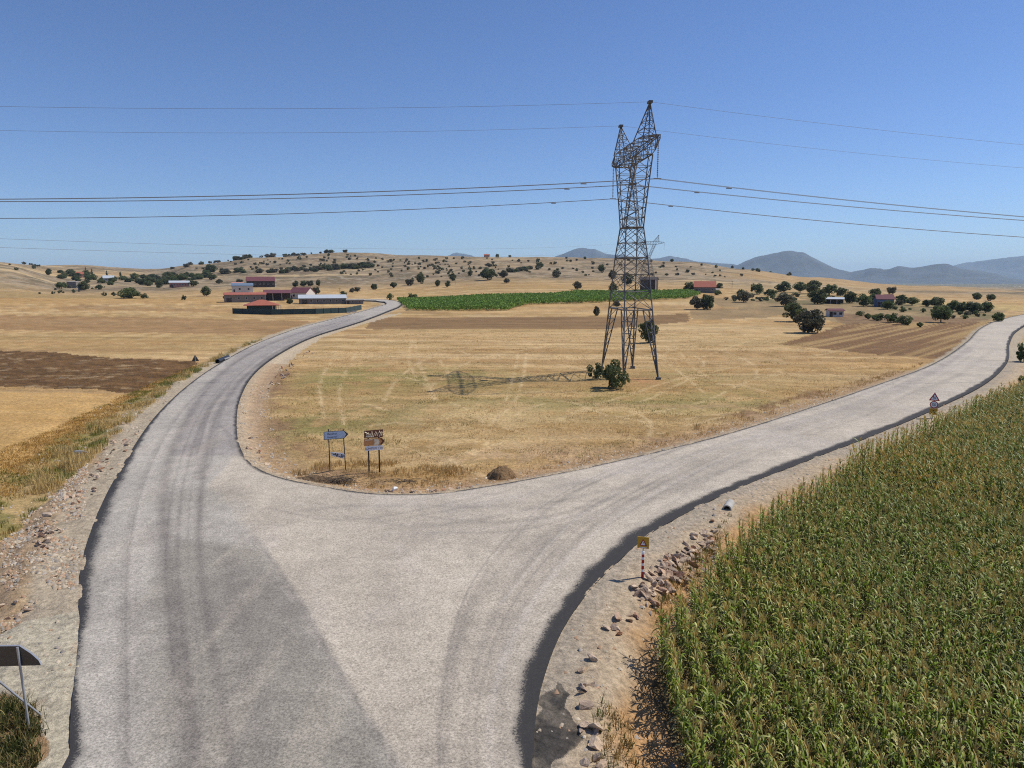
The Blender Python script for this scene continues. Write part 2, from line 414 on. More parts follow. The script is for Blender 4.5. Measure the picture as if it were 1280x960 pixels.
# far valley fields
for pts, c, a in [
    ([(-60, 392), (200, 397), (395, 402), (400, 410), (330, 419), (0, 412), (-60, 411)], BROWN2, .75),
    ([(-60, 437), (60, 439), (150, 446), (246, 448), (236, 461), (200, 472), (165, 486), (90, 482), (-60, 480)], BROWN, 1),
    ([(100, 381), (300, 388), (300, 391), (60, 386)], BROWN2, .5),
    ([(-60, 372), (130, 371), (290, 375), (280, 380), (-60, 379)], GOLD, .45),
    ([(-60, 366), (40, 365), (130, 369), (230, 374), (130, 373), (-60, 371)], A(158, 134, 88), .6),
    ([(468, 397), (760, 396.5), (860, 392), (862, 402), (760, 411), (455, 411.5)], BROWN2 * .72, .9),
    ([(480, 411), (760, 412), (900, 404), (1040, 410), (960, 432), (600, 424), (440, 430)], STRAW, .3),
    ([(862, 388), (970, 383), (990, 391), (960, 397), (865, 400)], A(150, 126, 90), .8),
    ([(975, 430), (1017, 418), (1057, 405), (1238, 402), (1222, 417), (1204, 444), (1165, 447), (1080, 441)], A(136, 104, 70), 1),
    ([(880, 372), (1000, 374), (1130, 378), (1262, 386), (1242, 402), (1057, 405), (1020, 398), (960, 388), (900, 383)], A(150, 128, 92), .8),
    ([(1040, 392), (1180, 396), (1235, 399), (1200, 406), (1100, 408), (1050, 404)], A(132, 102, 74), .7),
    ([(1100, 376), (1280, 382), (1280, 388), (1240, 388), (1120, 382)], A(190, 165, 105), .6)]:
    C = mix(C, c, region(pts) * a)
    if c is BROWN: clod = np.maximum(clod, region(pts))
tx_ = (1 + (fbm(X / 30, Y / 1.4, 211, 4) - .5) * .5 * fm + (fbm(X / 3, Y / 2, 213, 4) - .5) * .3 * fm)[:, None]; C = C * tx_
# furrow stripes on the right-hand ploughed field
rp = region([(975, 430), (1017, 418), (1057, 405), (1238, 402), (1222, 417), (1204, 444), (1165, 447), (1080, 441)])
fd = G(1100, 412)[:2] - G(1010, 428)[:2]; fd = fd / np.linalg.norm(fd)
fr = vnoise((-X * fd[1] + Y * fd[0]) / .9, (X * fd[0] + Y * fd[1]) / 60, 57) * .5 + .5 * vnoise((-X * fd[1] + Y * fd[0]) / 2.2, (X * fd[0] + Y * fd[1]) / 40, 51)
C = mix(C, A(186, 154, 102), rp * ss(.42, .62, fr) * .8)
bp_ = region([(-60, 437), (60, 439), (150, 446), (246, 448), (236, 461), (200, 472), (165, 486), (90, 482), (-60, 480)])
C = mix(C, A(178, 150, 112), bp_ * ss(.60, .74, fbm(X / 5, Y / 1.2, 53, 4)) * .8)
C = C * (1 + bp_ * (fbm(X / 1.5, Y / .8, 215, 4) - .5) * 1.1)[:, None]
garden = region([(900, 366), (1000, 365), (1060, 370), (1130, 376), (1250, 390), (1240, 399), (1190, 398), (1130, 390), (1060, 383), (960, 378)]); C = mix(C, A(122, 112, 76), garden * ss(.38, .6, fbm(X / 7, Y / 9, 217, 4)) * .8)
# greenish and worn patches in the middle field
def spot(px, py, rx, ry, c, a, sd=61):
    global C
    p = G(px, py); q = ((X - p[0]) / rx) ** 2 + ((Y - p[1]) / ry) ** 2
    C = mix(C, c, np.exp(-q) * a * ss(.38, .58, fbm(X / 2.5, Y / 2.5, sd, 4)))
for s_ in [(430, 470, 7, 14, GREEN, .8), (560, 470, 10, 12, GREEN, .7), (400, 530, 6, 9, GREEN, .8), (480, 520, 7, 8, OLIVE, .45), (650, 505, 9, 8, GREEN, .5),
           (880, 500, 16, 8, GREEN, .6), (840, 470, 10, 9, GREEN, .5), (610, 520, 6, 6, STRAW, .8), (560, 555, 8, 5, STRAW, .7), (660, 570, 7, 4, A(196, 164, 124), .9),
           (520, 440, 14, 18, STRAW, .5), (900, 450, 20, 16, STRAW, .4), (800, 475, 3, 6, A(190, 140, 95), .8), (795, 540, 10, 4, A(196, 164, 120), .5)]:
    spot(*s_)
# lighter machine tracks
trk = [[(515, 425), (512, 455), (520, 470)], [(518, 425), (527, 460), (545, 500)], [(648, 440), (640, 475), (632, 500)], [(658, 440), (652, 478), (640, 505), (610, 530)],
       [(700, 425), (620, 432), (560, 440), (500, 470), (480, 500)], [(690, 430), (600, 447), (540, 480)], [(760, 520), (700, 500), (640, 520), (600, 560)],
       [(860, 470), (760, 500), (640, 545), (560, 570)], [(1100, 455), (960, 470), (860, 505), (780, 520)], [(1040, 440), (900, 462), (800, 500)],
       [(420, 440), (400, 480), (405, 520)], [(445, 440), (425, 485), (430, 530)], [(820, 440), (850, 465), (880, 490)], [(840, 430), (870, 460), (900, 480)],
       [(980, 415), (940, 425), (880, 445)], [(560, 500), (600, 520), (590, 560)], [(540, 560), (600, 590), (640, 600)], [(520, 560), (580, 585), (620, 595)]]
r2 = random.Random(5)
for _ in range(30):
    x0 = r2.uniform(430, 1000); y0 = r2.uniform(425, 540); a = r2.uniform(-.5, 1.4); L = r2.uniform(20, 60)
    trk.append([(x0, y0), (x0 + L * math.cos(a) * .9, y0 + L * math.sin(a) * .3), (x0 + 2 * L * math.cos(a + .3) * .9, y0 + 2 * L * math.sin(a + .3) * .3)])
TR = np.zeros(len(X)); nt_ = ss(.3, .6, fbm(X / 2, Y / 2, 71, 3))
for q in trk:
    pl = catmull(GP(q), step=.8); lo = pl.min(0) - 2; hi = pl.max(0) + 2
    k = np.nonzero((X > lo[0]) & (X < hi[0]) & (Y > lo[1]) & (Y < hi[1]) & (side == 1) & (dr > 2))[0]
    if not len(k): continue
    dd = seg_near(P2[k], pl)[0]; w = .16 + .0013 * D[k]
    TR[k] = np.maximum(TR[k], np.exp(-(dd / w) ** 2))
C = mix(C, A(226, 198, 150), TR * nt_ * .5)
# left field below the ploughed strip, field far left
C = mix(C, A(206, 164, 100), region([(-80, 486), (140, 489), (180, 487), (120, 520), (40, 560), (-80, 640)]) * .6)
# verge left : yellow grass on brown soil
vg = region([(-120, 780), (-60, 650), (0, 600), (60, 548), (130, 508), (185, 483), (246, 455), (300, 430), (380, 406), (436, 394), (440, 398), (380, 412), (300, 440), (215, 485), (160, 528), (110, 575), (60, 618), (0, 665), (-60, 740)], (WX2, WY2))
C = mix(C, A(184, 158, 108), vg * .8); C = mix(C, A(122, 118, 62), vg * ss(.5, .66, n_b) * .7)
# gravel shoulder by distance from the asphalt
wsh = np.where(side == 0, 2.4, np.where(side == 2, 2.0, .9)) + (n_b - .5) * 1.6
C = mix(C, GRAV, (1 - ss(.7, 1.3, dr / wsh)) * (dr < 1e2) * .95)
C = mix(C, GRAVL, (1 - ss(.7, 1.3, dr / wsh)) * (dr < 1e2) * ss(.45, .6, n_d) * .6)
inn = region([(505, 391), (455, 405), (404, 421), (372, 441), (346, 466), (329, 500), (322, 545), (333, 580), (350, 597), (300, 590), (280, 520), (320, 450), (430, 400)], (WX2, WY2))
C = mix(C, A(196, 178, 150), inn * .9)
C = mix(C, A(140, 108, 78), (side == 1) * ss(.5, .62, n_b) * np.exp(-((dr - 3.6) / 1.6) ** 2) * (D < 110) * .85)
C = mix(C, A(176, 146, 112), (side == 1) * np.exp(-((dr - 1.8) / 1.6) ** 2) * (D < 120) * .8)
# left rocky bank
lb = region([(-120, 900), (-60, 740), (0, 665), (60, 618), (110, 575), (160, 528), (215, 485), (240, 480), (160, 575), (110, 680), (95, 770), (40, 772), (0, 786), (-120, 800)], (WX2, WY2))
C = mix(C, A(176, 150, 118), lb * ss(1.6, 2.6, dr)); C = mix(C, A(196, 160, 110), lb * ss(.5, .62, n_b) * ss(2, 3, dr) * .7)
# bank on the right, soil in the maize
cs = (side == 2) & (D < 140)
C = mix(C, A(186, 166, 138), cs * (1 - ss(2.6, 4.4, dr + (n_b - .5) * 2))); C = mix(C, A(168, 156, 138), cs * (1 - ss(.5, 1.4, dr + (n_b - .5) * 1.6)) * .7); C = mix(C, SOIL, cs * ss(1.8, 3.2, dr + (n_b - .5) * 2))
C = mix(C, A(196, 152, 104), cs * ss(.5, .62, n_b) * ss(2, 3, dr) * .6)
C = mix(C, A(112, 96, 68), cs * ss(-.6, .6, 0 * X + np.where(pip(P2, np.array(CORNG)), 1, -1)) * .9)  # weedy soil under the maize, shade of the plants painted into its colour
# access track lower left
C = mix(C, A(196, 184, 158), region([(-200, 800), (0, 786), (45, 773), (100, 766), (110, 960), (120, 1100), (60, 1100), (46, 960), (56, 905), (48, 868), (0, 862), (-200, 880)], (WX2, WY2)) * .95)
C = mix(C, A(168, 136, 98), region([(-60, 865), (0, 866), (44, 872), (54, 905), (44, 960), (50, 1100), (-200, 1100)], (WX2, WY2)) * .95)
# near-black ragged patch on the shoulder lower right
patch = region([(660, 905), (676, 868), (692, 852), (712, 872), (702, 888), (718, 906), (728, 924), (716, 934), (700, 942), (690, 975), (670, 1060), (655, 1060)], (X + (WX2 - X) * .7, Y + (WY2 - Y) * .7))
C = mix(C, (.04, .037, .035), patch * (.75 + .25 * ss(.4, .55, n_d)) * .92)
clod = np.maximum(clod, rp * .7)

a = np.arange(NR - 1)[:, None] * NA; j = np.arange(NA)[None, :]; jn = (j + 1) % NA
quads = np.stack([a + j, a + NA + j, a + NA + jn, a + jn], 2).reshape(-1, 4)[:, ::-1]
Vg = np.stack([X, Y, Zg], 1)
# closing fan under the camera
cidx = len(Vg); Vg = np.vstack([Vg, [[0, 0, 0]]]); C2 = np.vstack([C, TAN[None]])
jj = np.arange(NA); tri = np.stack([np.full(NA, cidx), jj, (jj + 1) % NA, (jj + 1) % NA], 1)
me_ground = None
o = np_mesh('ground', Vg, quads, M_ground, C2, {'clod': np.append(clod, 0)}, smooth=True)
tag(o, kind='structure')
fan = MB(); ring = [(X[i], Y[i], Zg[i]) for i in range(NA)]
fan.add([(0, 0, 0)] + ring, [(0, (i + 1) % NA + 1, i + 1) for i in range(NA)]); fo = fan.build('ground_below', M_ground); tag(fo, kind='structure')
at = fo.data.attributes.new('Col', 'FLOAT_COLOR', 'POINT'); at.data.foreach_set('color', np.tile([*GRAV, 1], len(fan.v)).astype(np.float32))

# ------------------------------------------------------------------ the road (same grid, snapped to its outline)
q = quads; anyin = inside[q].any(1); q = q[anyin]
use = np.unique(q); remap = np.full(len(X), -1); remap[use] = np.arange(len(use))
rx = np.where(inside, X, bxn)[use]; ry = np.where(inside, Y, byn)[use]; rD = np.hypot(rx, ry)
RP = np.stack([rx, ry], 1)
def roadz(x, y): return h0(x, y) + .10 + .0012 * np.maximum(0, np.hypot(x, y) - 60)
rz = roadz(rx, ry)
de = np.maximum(0, -dr[use])
dl = seg_near(RP, dL)[0]; di = seg_near(RP, dI)[0]; dR_ = seg_near(RP, dR)[0]
wob = (fbm(rx / 1.2, ry / 1.2, 81, 3) - .5)
wR = .42 + .42 * ss(14, 26, ry) - .25 * ss(60, 120, rD) + wob * .35 + (fbm(rx / 5, ry / 5, 82, 2) - .5) * .5
wL = .36 + .3 * ss(24, 34, ry) - .35 * ss(45, 80, rD) + wob * .35
wI = .16 + wob * .2 + .002 * rD
tar = np.maximum.reduce([1.9 - dR_ / wR * 1.5, (1.25 - dl / np.maximum(wL, .1) * .9), (1.0 - di / np.maximum(wI, .12) * .6)])
# gravel dragged over the left edge by the access track
p = G(100, 830); tar = tar - .55 * np.exp(-(((rx - p[0]) / 2.2) ** 2 + ((ry - p[1]) / 3.2) ** 2) ** 1.5) * (dl < 4)
CL = A(184, 175, 161); CR = A(196, 183, 163); CD = A(149, 141, 127); CM = A(163, 154, 145)
RC = np.tile(CR, (len(rx), 1))
def rpoly(pts, wa=.8):
    poly = np.asarray([ptz(*p, 0)[:2] if p[1] > 500 else G(*p)[:2] for p in pts])
    return pip(np.stack([rx + (fbm(rx / 1.5, ry / 1.5, 83, 3) - .5) * wa, ry + (fbm(rx / 1.5, ry / 1.5, 85, 3) - .5) * wa], 1), poly).astype(float)
def rsoft(pts, w):
    poly = np.asarray([ptz(*p, 0)[:2] if p[1] > 500 else G(*p)[:2] for p in pts])
    d = seg_near(RP, poly, True)[0]; s = np.where(pip(RP, poly), d, -d); return ss(-w, w, s + (fbm(rx / 2.5, ry / 2.5, 87, 4) - .5) * w * 2.2)
leftlane = rsoft([(60, 1200), (60, 960), (80, 700), (180, 500), (300, 420), (420, 380), (510, 370), (470, 410), (400, 430), (330, 470), (302, 540), (290, 575), (262, 610), (300, 650), (345, 710), (392, 785), (440, 872), (495, 960), (600, 1200)], .34)
def mixr(c, m): 
    global RC
    m = np.clip(m, 0, 1)[:, None]; RC = RC * (1 - m) + np.asarray(c) * m
mixr(CL, leftlane)
mixr(CM, rsoft([(215, 572), (300, 572), (300, 520), (330, 460), (460, 396), (430, 396), (300, 440), (240, 500)], .5) * .9)
mixr(CD, rsoft([(210, 672), (345, 690), (395, 785), (440, 872), (495, 960), (600, 1200), (150, 1200), (190, 960), (185, 820), (190, 730)], .9) * leftlane * .8)
mixr(CD, rsoft([(190, 620), (300, 605), (310, 640), (200, 655)], .8) * .45)
mixr(CL * 1.03, rsoft([(120, 640), (300, 630), (320, 668), (140, 690)], .9) * .5)
def stroke(pts, w, c, a):
    pl = catmull(np.asarray([ptz(*p, 0)[:2] if p[1] > 500 else G(*p)[:2] for p in pts]), step=.8)
    d = seg_near(RP, decim(pl, .6))[0]; mixr(c, np.exp(-(d / w) ** 2) * a * (.55 + .7 * fbm(rx / 3, ry / 3, 91, 3)))
DK = A(116, 108, 102)
stroke([(440, 400), (380, 416), (315, 442), (262, 484), (232, 530), (212, 575), (204, 640), (210, 720), (222, 800), (235, 900), (240, 1000)], .38, DK, .6)
stroke([(470, 396), (400, 417), (345, 442), (300, 475), (265, 510), (252, 550), (250, 600)], .4, DK, .6)
stroke([(300, 572), (286, 545), (262, 518)], .25, DK, .3)
stroke([(318, 672), (345, 710), (392, 785), (440, 872), (495, 960), (560, 1100)], .16, A(104, 98, 94), .42)
stroke([(160, 700), (168, 800), (160, 960)], .4, DK, .2)
stroke([(290, 700), (300, 800), (330, 960)], .5, DK, .3)
stroke([(700, 660), (640, 700), (600, 750), (560, 840), (550, 960)], .35, DK, .28)
stroke([(900, 590), (780, 640), (690, 700), (640, 770), (625, 860), (640, 960)], .45, DK, .22)
stroke([(1200, 470), (1000, 545), (850, 600), (700, 670), (620, 740)], .35, DK, .22)
stroke([(1240, 440), (1180, 480), (1000, 552), (880, 600), (760, 650)], .5, DK, .18)
stroke([(1230, 425), (1100, 495), (900, 560), (700, 610), (560, 640)], .5, A(170, 160, 150), .4)
stroke([(520, 960), (500, 860), (480, 760), (500, 690), (560, 650), (700, 620)], .9, DK, .16)
r5 = random.Random(9)
for _ in range(26):
    o1 = r5.uniform(-26, 26); c_ = DK if r5.random() < .65 else A(208, 196, 182)
    if r5.random() < .5: q_ = [(1215 + o1 * .3, 438 + o1 * .25), (1090 + o1 * .6, 505 + o1 * .5), (900 + o1, 570 + o1 * .9), (740 + o1 * 1.6, 655 + o1 * 1.6), (640 + o1 * 2, 770 + o1 * 2), (600 + o1 * 2.2, 900), (610 + o1 * 2.4, 1050)][: r5.choice([4, 5, 7])]
    else: q_ = [(430 + o1 * .3, 401), (335 + o1 * .7, 440), (262 + o1, 500), (220 + o1 * 1.7, 590), (205 + o1 * 2.2, 700), (215 + o1 * 2.8, 850), (230 + o1 * 3.4, 1000)][: r5.choice([4, 6, 7])]
    stroke(q_, r5.uniform(.06, .22), c_, r5.uniform(.2, .45))
for _ in range(10):
    x0 = r5.uniform(330, 620); q_ = [(x0, 640 + r5.uniform(-10, 30)), (x0 + r5.uniform(40, 160), 640 + r5.uniform(-10, 30)), (x0 + 300, 600 + r5.uniform(0, 40))]
    stroke(q_, r5.uniform(.1, .35), DK if r5.random() < .5 else A(208, 196, 182), r5.uniform(.15, .3))
lg = ss(.45, .65, fbm(rx / 5, ry / 5, 95, 4)); mixr(DK, lg * .16); mixr(DK, leftlane * ss(.5, .7, fbm(rx / 1.8, ry / 3, 96, 4)) * ss(60, 25, rD) * .28); mixr(CR, leftlane * ss(.55, .75, fbm(rx / .9, ry / 7, 98, 4)) * .22)
mixr(A(198, 186, 172), ss(.55, .7, fbm(rx / 4, ry / 7, 97, 4)) * .35 * (1 - leftlane))
faces = remap[q]
rv = np.stack([rx, ry, rz], 1)
# drop collapsed faces
fa = rv[faces]; ar = np.abs((fa[:, 2, 0] - fa[:, 0, 0]) * (fa[:, 3, 1] - fa[:, 1, 1]) - (fa[:, 2, 1] - fa[:, 0, 1]) * (fa[:, 3, 0] - fa[:, 1, 0]))
faces = faces[ar > 1e-5]
# skirt
n0 = len(rv); B = ROAD; bz = roadz(B[:, 0], B[:, 1]); nb = len(B)
rv = np.vstack([rv, np.column_stack([B, bz - .002]), np.column_stack([B, bz - .6])])
i = np.arange(nb); ii = (i + 1) % nb
faces = np.vstack([faces, np.stack([n0 + i, n0 + ii, n0 + nb + ii, n0 + nb + i], 1)])
RC = np.vstack([RC, np.tile([.04, .04, .04], (2 * nb, 1))]); tar = np.concatenate([np.clip(tar, 0, 1.3), np.ones(2 * nb) * 1.2])
o = np_mesh('road', rv, faces, M_road, RC, {'tar': tar}, smooth=False); tag(o, kind='structure')

# ------------------------------------------------------------------ distant mountains
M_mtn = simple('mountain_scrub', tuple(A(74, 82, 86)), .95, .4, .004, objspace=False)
def ridge(name, prof, dist, depth, base=-30, seed=0, rough=.10):
    pf = np.array(prof, float); n = 260; px = np.linspace(pf[0, 0], pf[-1, 0], n)
    py = np.interp(px, pf[:, 0], pf[:, 1]); py = np.convolve(np.pad(py, 1, 'edge'), np.ones(3) / 3, 'valid') + (fbm(np.linspace(0, 34, n), np.full(n, seed * 1.7), seed, 4) - .5) * 2.2
    m = 61; t = np.linspace(-1, 1, m)
    az = np.arctan((px - 640) / F); V = []
    for k in range(m):
        d = dist + t[k] * depth
        zr = HC + (350 - py) / F * dist * np.cos(az) * 1.01
        x = d * np.sin(az); y = d * np.cos(az)
        env = (1 - abs(t[k])) ** 1.25
        spur = (1 - abs(2 * vnoise(x / 900 + k * 0, y / 2600, seed) - 1)) * .55 + fbm(x / 500, y / 500, seed + 3, 4) * .45
        z = base + (zr - base) * (env * (1 + (spur - .6) * 2.1 * min(1, abs(t[k]) * 4) * (1 - abs(t[k]))))
        z = z + (fbm(x / 420, y / 420, seed + 9, 5) - .5) * rough * 420 * env
        V.append(np.stack([x, y, z], 1))
    V = np.concatenate(V); a = np.arange(m - 1)[:, None] * n; j = np.arange(n - 1)[None]
    f = np.stack([a + j, a + j + 1, a + n + j + 1, a + n + j], 2).reshape(-1, 4)
    o = np_mesh(name, V, f, M_mtn, smooth=True); tag(o, kind='structure'); return o
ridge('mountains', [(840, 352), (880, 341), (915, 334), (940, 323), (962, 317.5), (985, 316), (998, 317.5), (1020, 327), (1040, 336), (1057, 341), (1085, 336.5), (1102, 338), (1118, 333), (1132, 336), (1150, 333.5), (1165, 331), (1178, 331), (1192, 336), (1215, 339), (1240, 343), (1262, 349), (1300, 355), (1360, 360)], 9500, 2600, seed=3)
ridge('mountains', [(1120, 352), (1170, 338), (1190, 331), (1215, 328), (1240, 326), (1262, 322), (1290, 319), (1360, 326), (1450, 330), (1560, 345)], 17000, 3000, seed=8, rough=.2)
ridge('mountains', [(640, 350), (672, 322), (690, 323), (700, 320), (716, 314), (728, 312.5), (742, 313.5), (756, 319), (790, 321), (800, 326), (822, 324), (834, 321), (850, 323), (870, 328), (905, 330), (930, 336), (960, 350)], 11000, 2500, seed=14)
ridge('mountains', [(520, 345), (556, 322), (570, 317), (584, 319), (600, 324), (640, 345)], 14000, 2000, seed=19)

# ------------------------------------------------------------------ plants
def crown_arrays(seed, rx, rz, nclump, nleaf, leaf, zc, flat=.0, dens=.75):
    g = np.random.default_rng(seed); P = []
    for k in range(nclump):
        while True:
            p = g.uniform(-1, 1, 3)
            if .15 < np.linalg.norm(p) < 1: break
        p = p / np.linalg.norm(p) * (np.linalg.norm(p) ** .5) * dens * g.uniform(.75, 1.2)
        cr = g.uniform(.16, .42)
        c = np.array([p[0] * rx, p[1] * rx, p[2] * rz + zc])
        u = g.normal(size=(nleaf, 3)); u /= np.linalg.norm(u, axis=1)[:, None]
        rad = g.uniform(.55, 1.05, nleaf) ** .6 * cr
        q = c + u * rad[:, None] * np.array([rx, rx, rz * 1.05]); P.append(q)
    P = np.concatenate(P); P = P[P[:, 2] > .05]
    n = len(P); a = g.normal(size=(n, 3)); a /= np.linalg.norm(a, axis=1)[:, None]
    b = np.cross(a, g.normal(size=(n, 3))); b /= np.linalg.norm(b, axis=1)[:, None]
    s = leaf * g.uniform(.6, 1.3, (n, 1)); a = a * s; b = b * s * .6
    V = np.stack([P - a, P - b, P + a, P + b], 1).reshape(-1, 3); Fc = np.arange(4 * n).reshape(-1, 4)
    return V, Fc
def trunk_mb(seed, h, r, spread, n=5):
    g = random.Random(seed); m = MB(); top = Vector((g.uniform(-.2, .2), g.uniform(-.2, .2), h * .45)); m.bar((0, 0, -.4), top, r, 7, r * .7)
    for k in range(n):
        a = 6.283 * k / n + g.uniform(-.4, .4); e = Vector((math.cos(a) * spread * g.uniform(.4, .8), math.sin(a) * spread * g.uniform(.4, .8), h * g.uniform(.65, .9)))
        mid = top.lerp(e, .5) + Vector((0, 0, h * .04)); m.bar(top, mid, r * .5, 5, r * .32); m.bar(mid, e, r * .32, 5, r * .1)
    return m
M_bark = simple('bark', (.12, .09, .065), .9, .3, 4)
M_leafD = leafmat('leaf_dark_green', (.072, .096, .036), (.155, .180, .072), .42)
M_leafG = leafmat('leaf_mid_green', (.088, .125, .038), (.190, .225, .080), .42)
M_leafO = leafmat('leaf_olive_brown', (.095, .090, .052), (.180, .165, .095), .35)
TREES = {}
def proto(kind, var):
    key = (kind, var)
    if key in TREES: return TREES[key]
    sd = hash(kind) % 1 + var * 17 + {'dark': 1, 'green': 2, 'olive': 3, 'bush': 4, 'gbush': 5, 'poplar': 6, 'scrub': 7}[kind] * 101
    mt = {'dark': M_leafD, 'green': M_leafG, 'olive': M_leafO, 'bush': M_leafD, 'gbush': M_leafG, 'poplar': M_leafD, 'scrub': M_leafO}[kind]
    if kind in ('dark', 'green', 'olive'):     # unit: 1 m wide-ish crowns are scaled; natural size 8 m wide, 6.5 m tall
        V, f = crown_arrays(sd, 3.4, 2.6, 34, 140, .24, 2.75)
        cm = np_mesh('crown', V, f, mt, link=False); tm = trunk_mb(sd, 6, .22, 3.0)
        t_me = bpy.data.meshes.new('trunk'); t_me.from_pydata(tm.v, [], tm.f); t_me.materials.append(M_bark)
        size = (2 * np.percentile(np.abs(V[:, 0]), 97), np.percentile(V[:, 2], 99.3))
    elif kind == 'poplar':
        V, f = crown_arrays(sd, 1.6, 4.6, 20, 90, .22, 5.2)
        cm = np_mesh('crown', V, f, mt, link=False); tm = trunk_mb(sd, 8, .2, 1.0); t_me = bpy.data.meshes.new('trunk'); t_me.from_pydata(tm.v, [], tm.f); t_me.materials.append(M_bark)
        size = (3.8, 10)
    else:
        V, f = crown_arrays(sd, 1.5, .95, 18, 110 if kind != 'scrub' else 55, .12 if kind != 'scrub' else .17, .85)
        cm = np_mesh('foliage', V, f, mt, link=False); t_me = None; size = (2 * np.percentile(np.abs(V[:, 0]), 97), np.percentile(V[:, 2], 99))
    TREES[key] = (cm, t_me, size); return TREES[key]

NAMES = {'dark': 'broadleaf_tree', 'green': 'fruit_tree', 'olive': 'oak_tree', 'poplar': 'poplar_tree', 'bush': 'bush', 'gbush': 'green_bush', 'scrub': 'scrub_bush'}
tr_ = random.Random(3)
def plant(kind, px, py, wpx, hpx, label, group=None, rot=None, loc=None, parts=True):
    p = G(px, py) if loc is None else loc
    depth = p[1] * CP + (HC - p[2]) * SP
    cm, tm, (sw, sh) = proto(kind, tr_.randrange(5 if kind == 'scrub' else 3))
    wpx *= .88; w = wpx * depth / F; h = (hpx or wpx * .8) * depth / F
    z = gzs(p[0], p[1]) if p[1] < 200 else p[2]
    nm = NAMES[kind]; cat = 'tree' if tm else 'bush'
    s = (w / sw, w / sw, h / sh); rz_ = tr_.uniform(0, 6.28) if rot is None else rot
    if tm and parts:
        o = empty(nm, (p[0], p[1], z), rz_, label, cat, group); o.scale = s
        c = bpy.data.objects.new('crown', cm); COL.objects.link(c); c.parent = o
        t = bpy.data.objects.new('trunk', tm); COL.objects.link(t); t.parent = o
    else:
        o = bpy.data.objects.new(nm, cm); COL.objects.link(o); o.location = (p[0], p[1], z - (.0 if not tm else h * .18)); o.rotation_euler = (0, 0, rz_); o.scale = s; tag(o, label, cat, group)
    return o

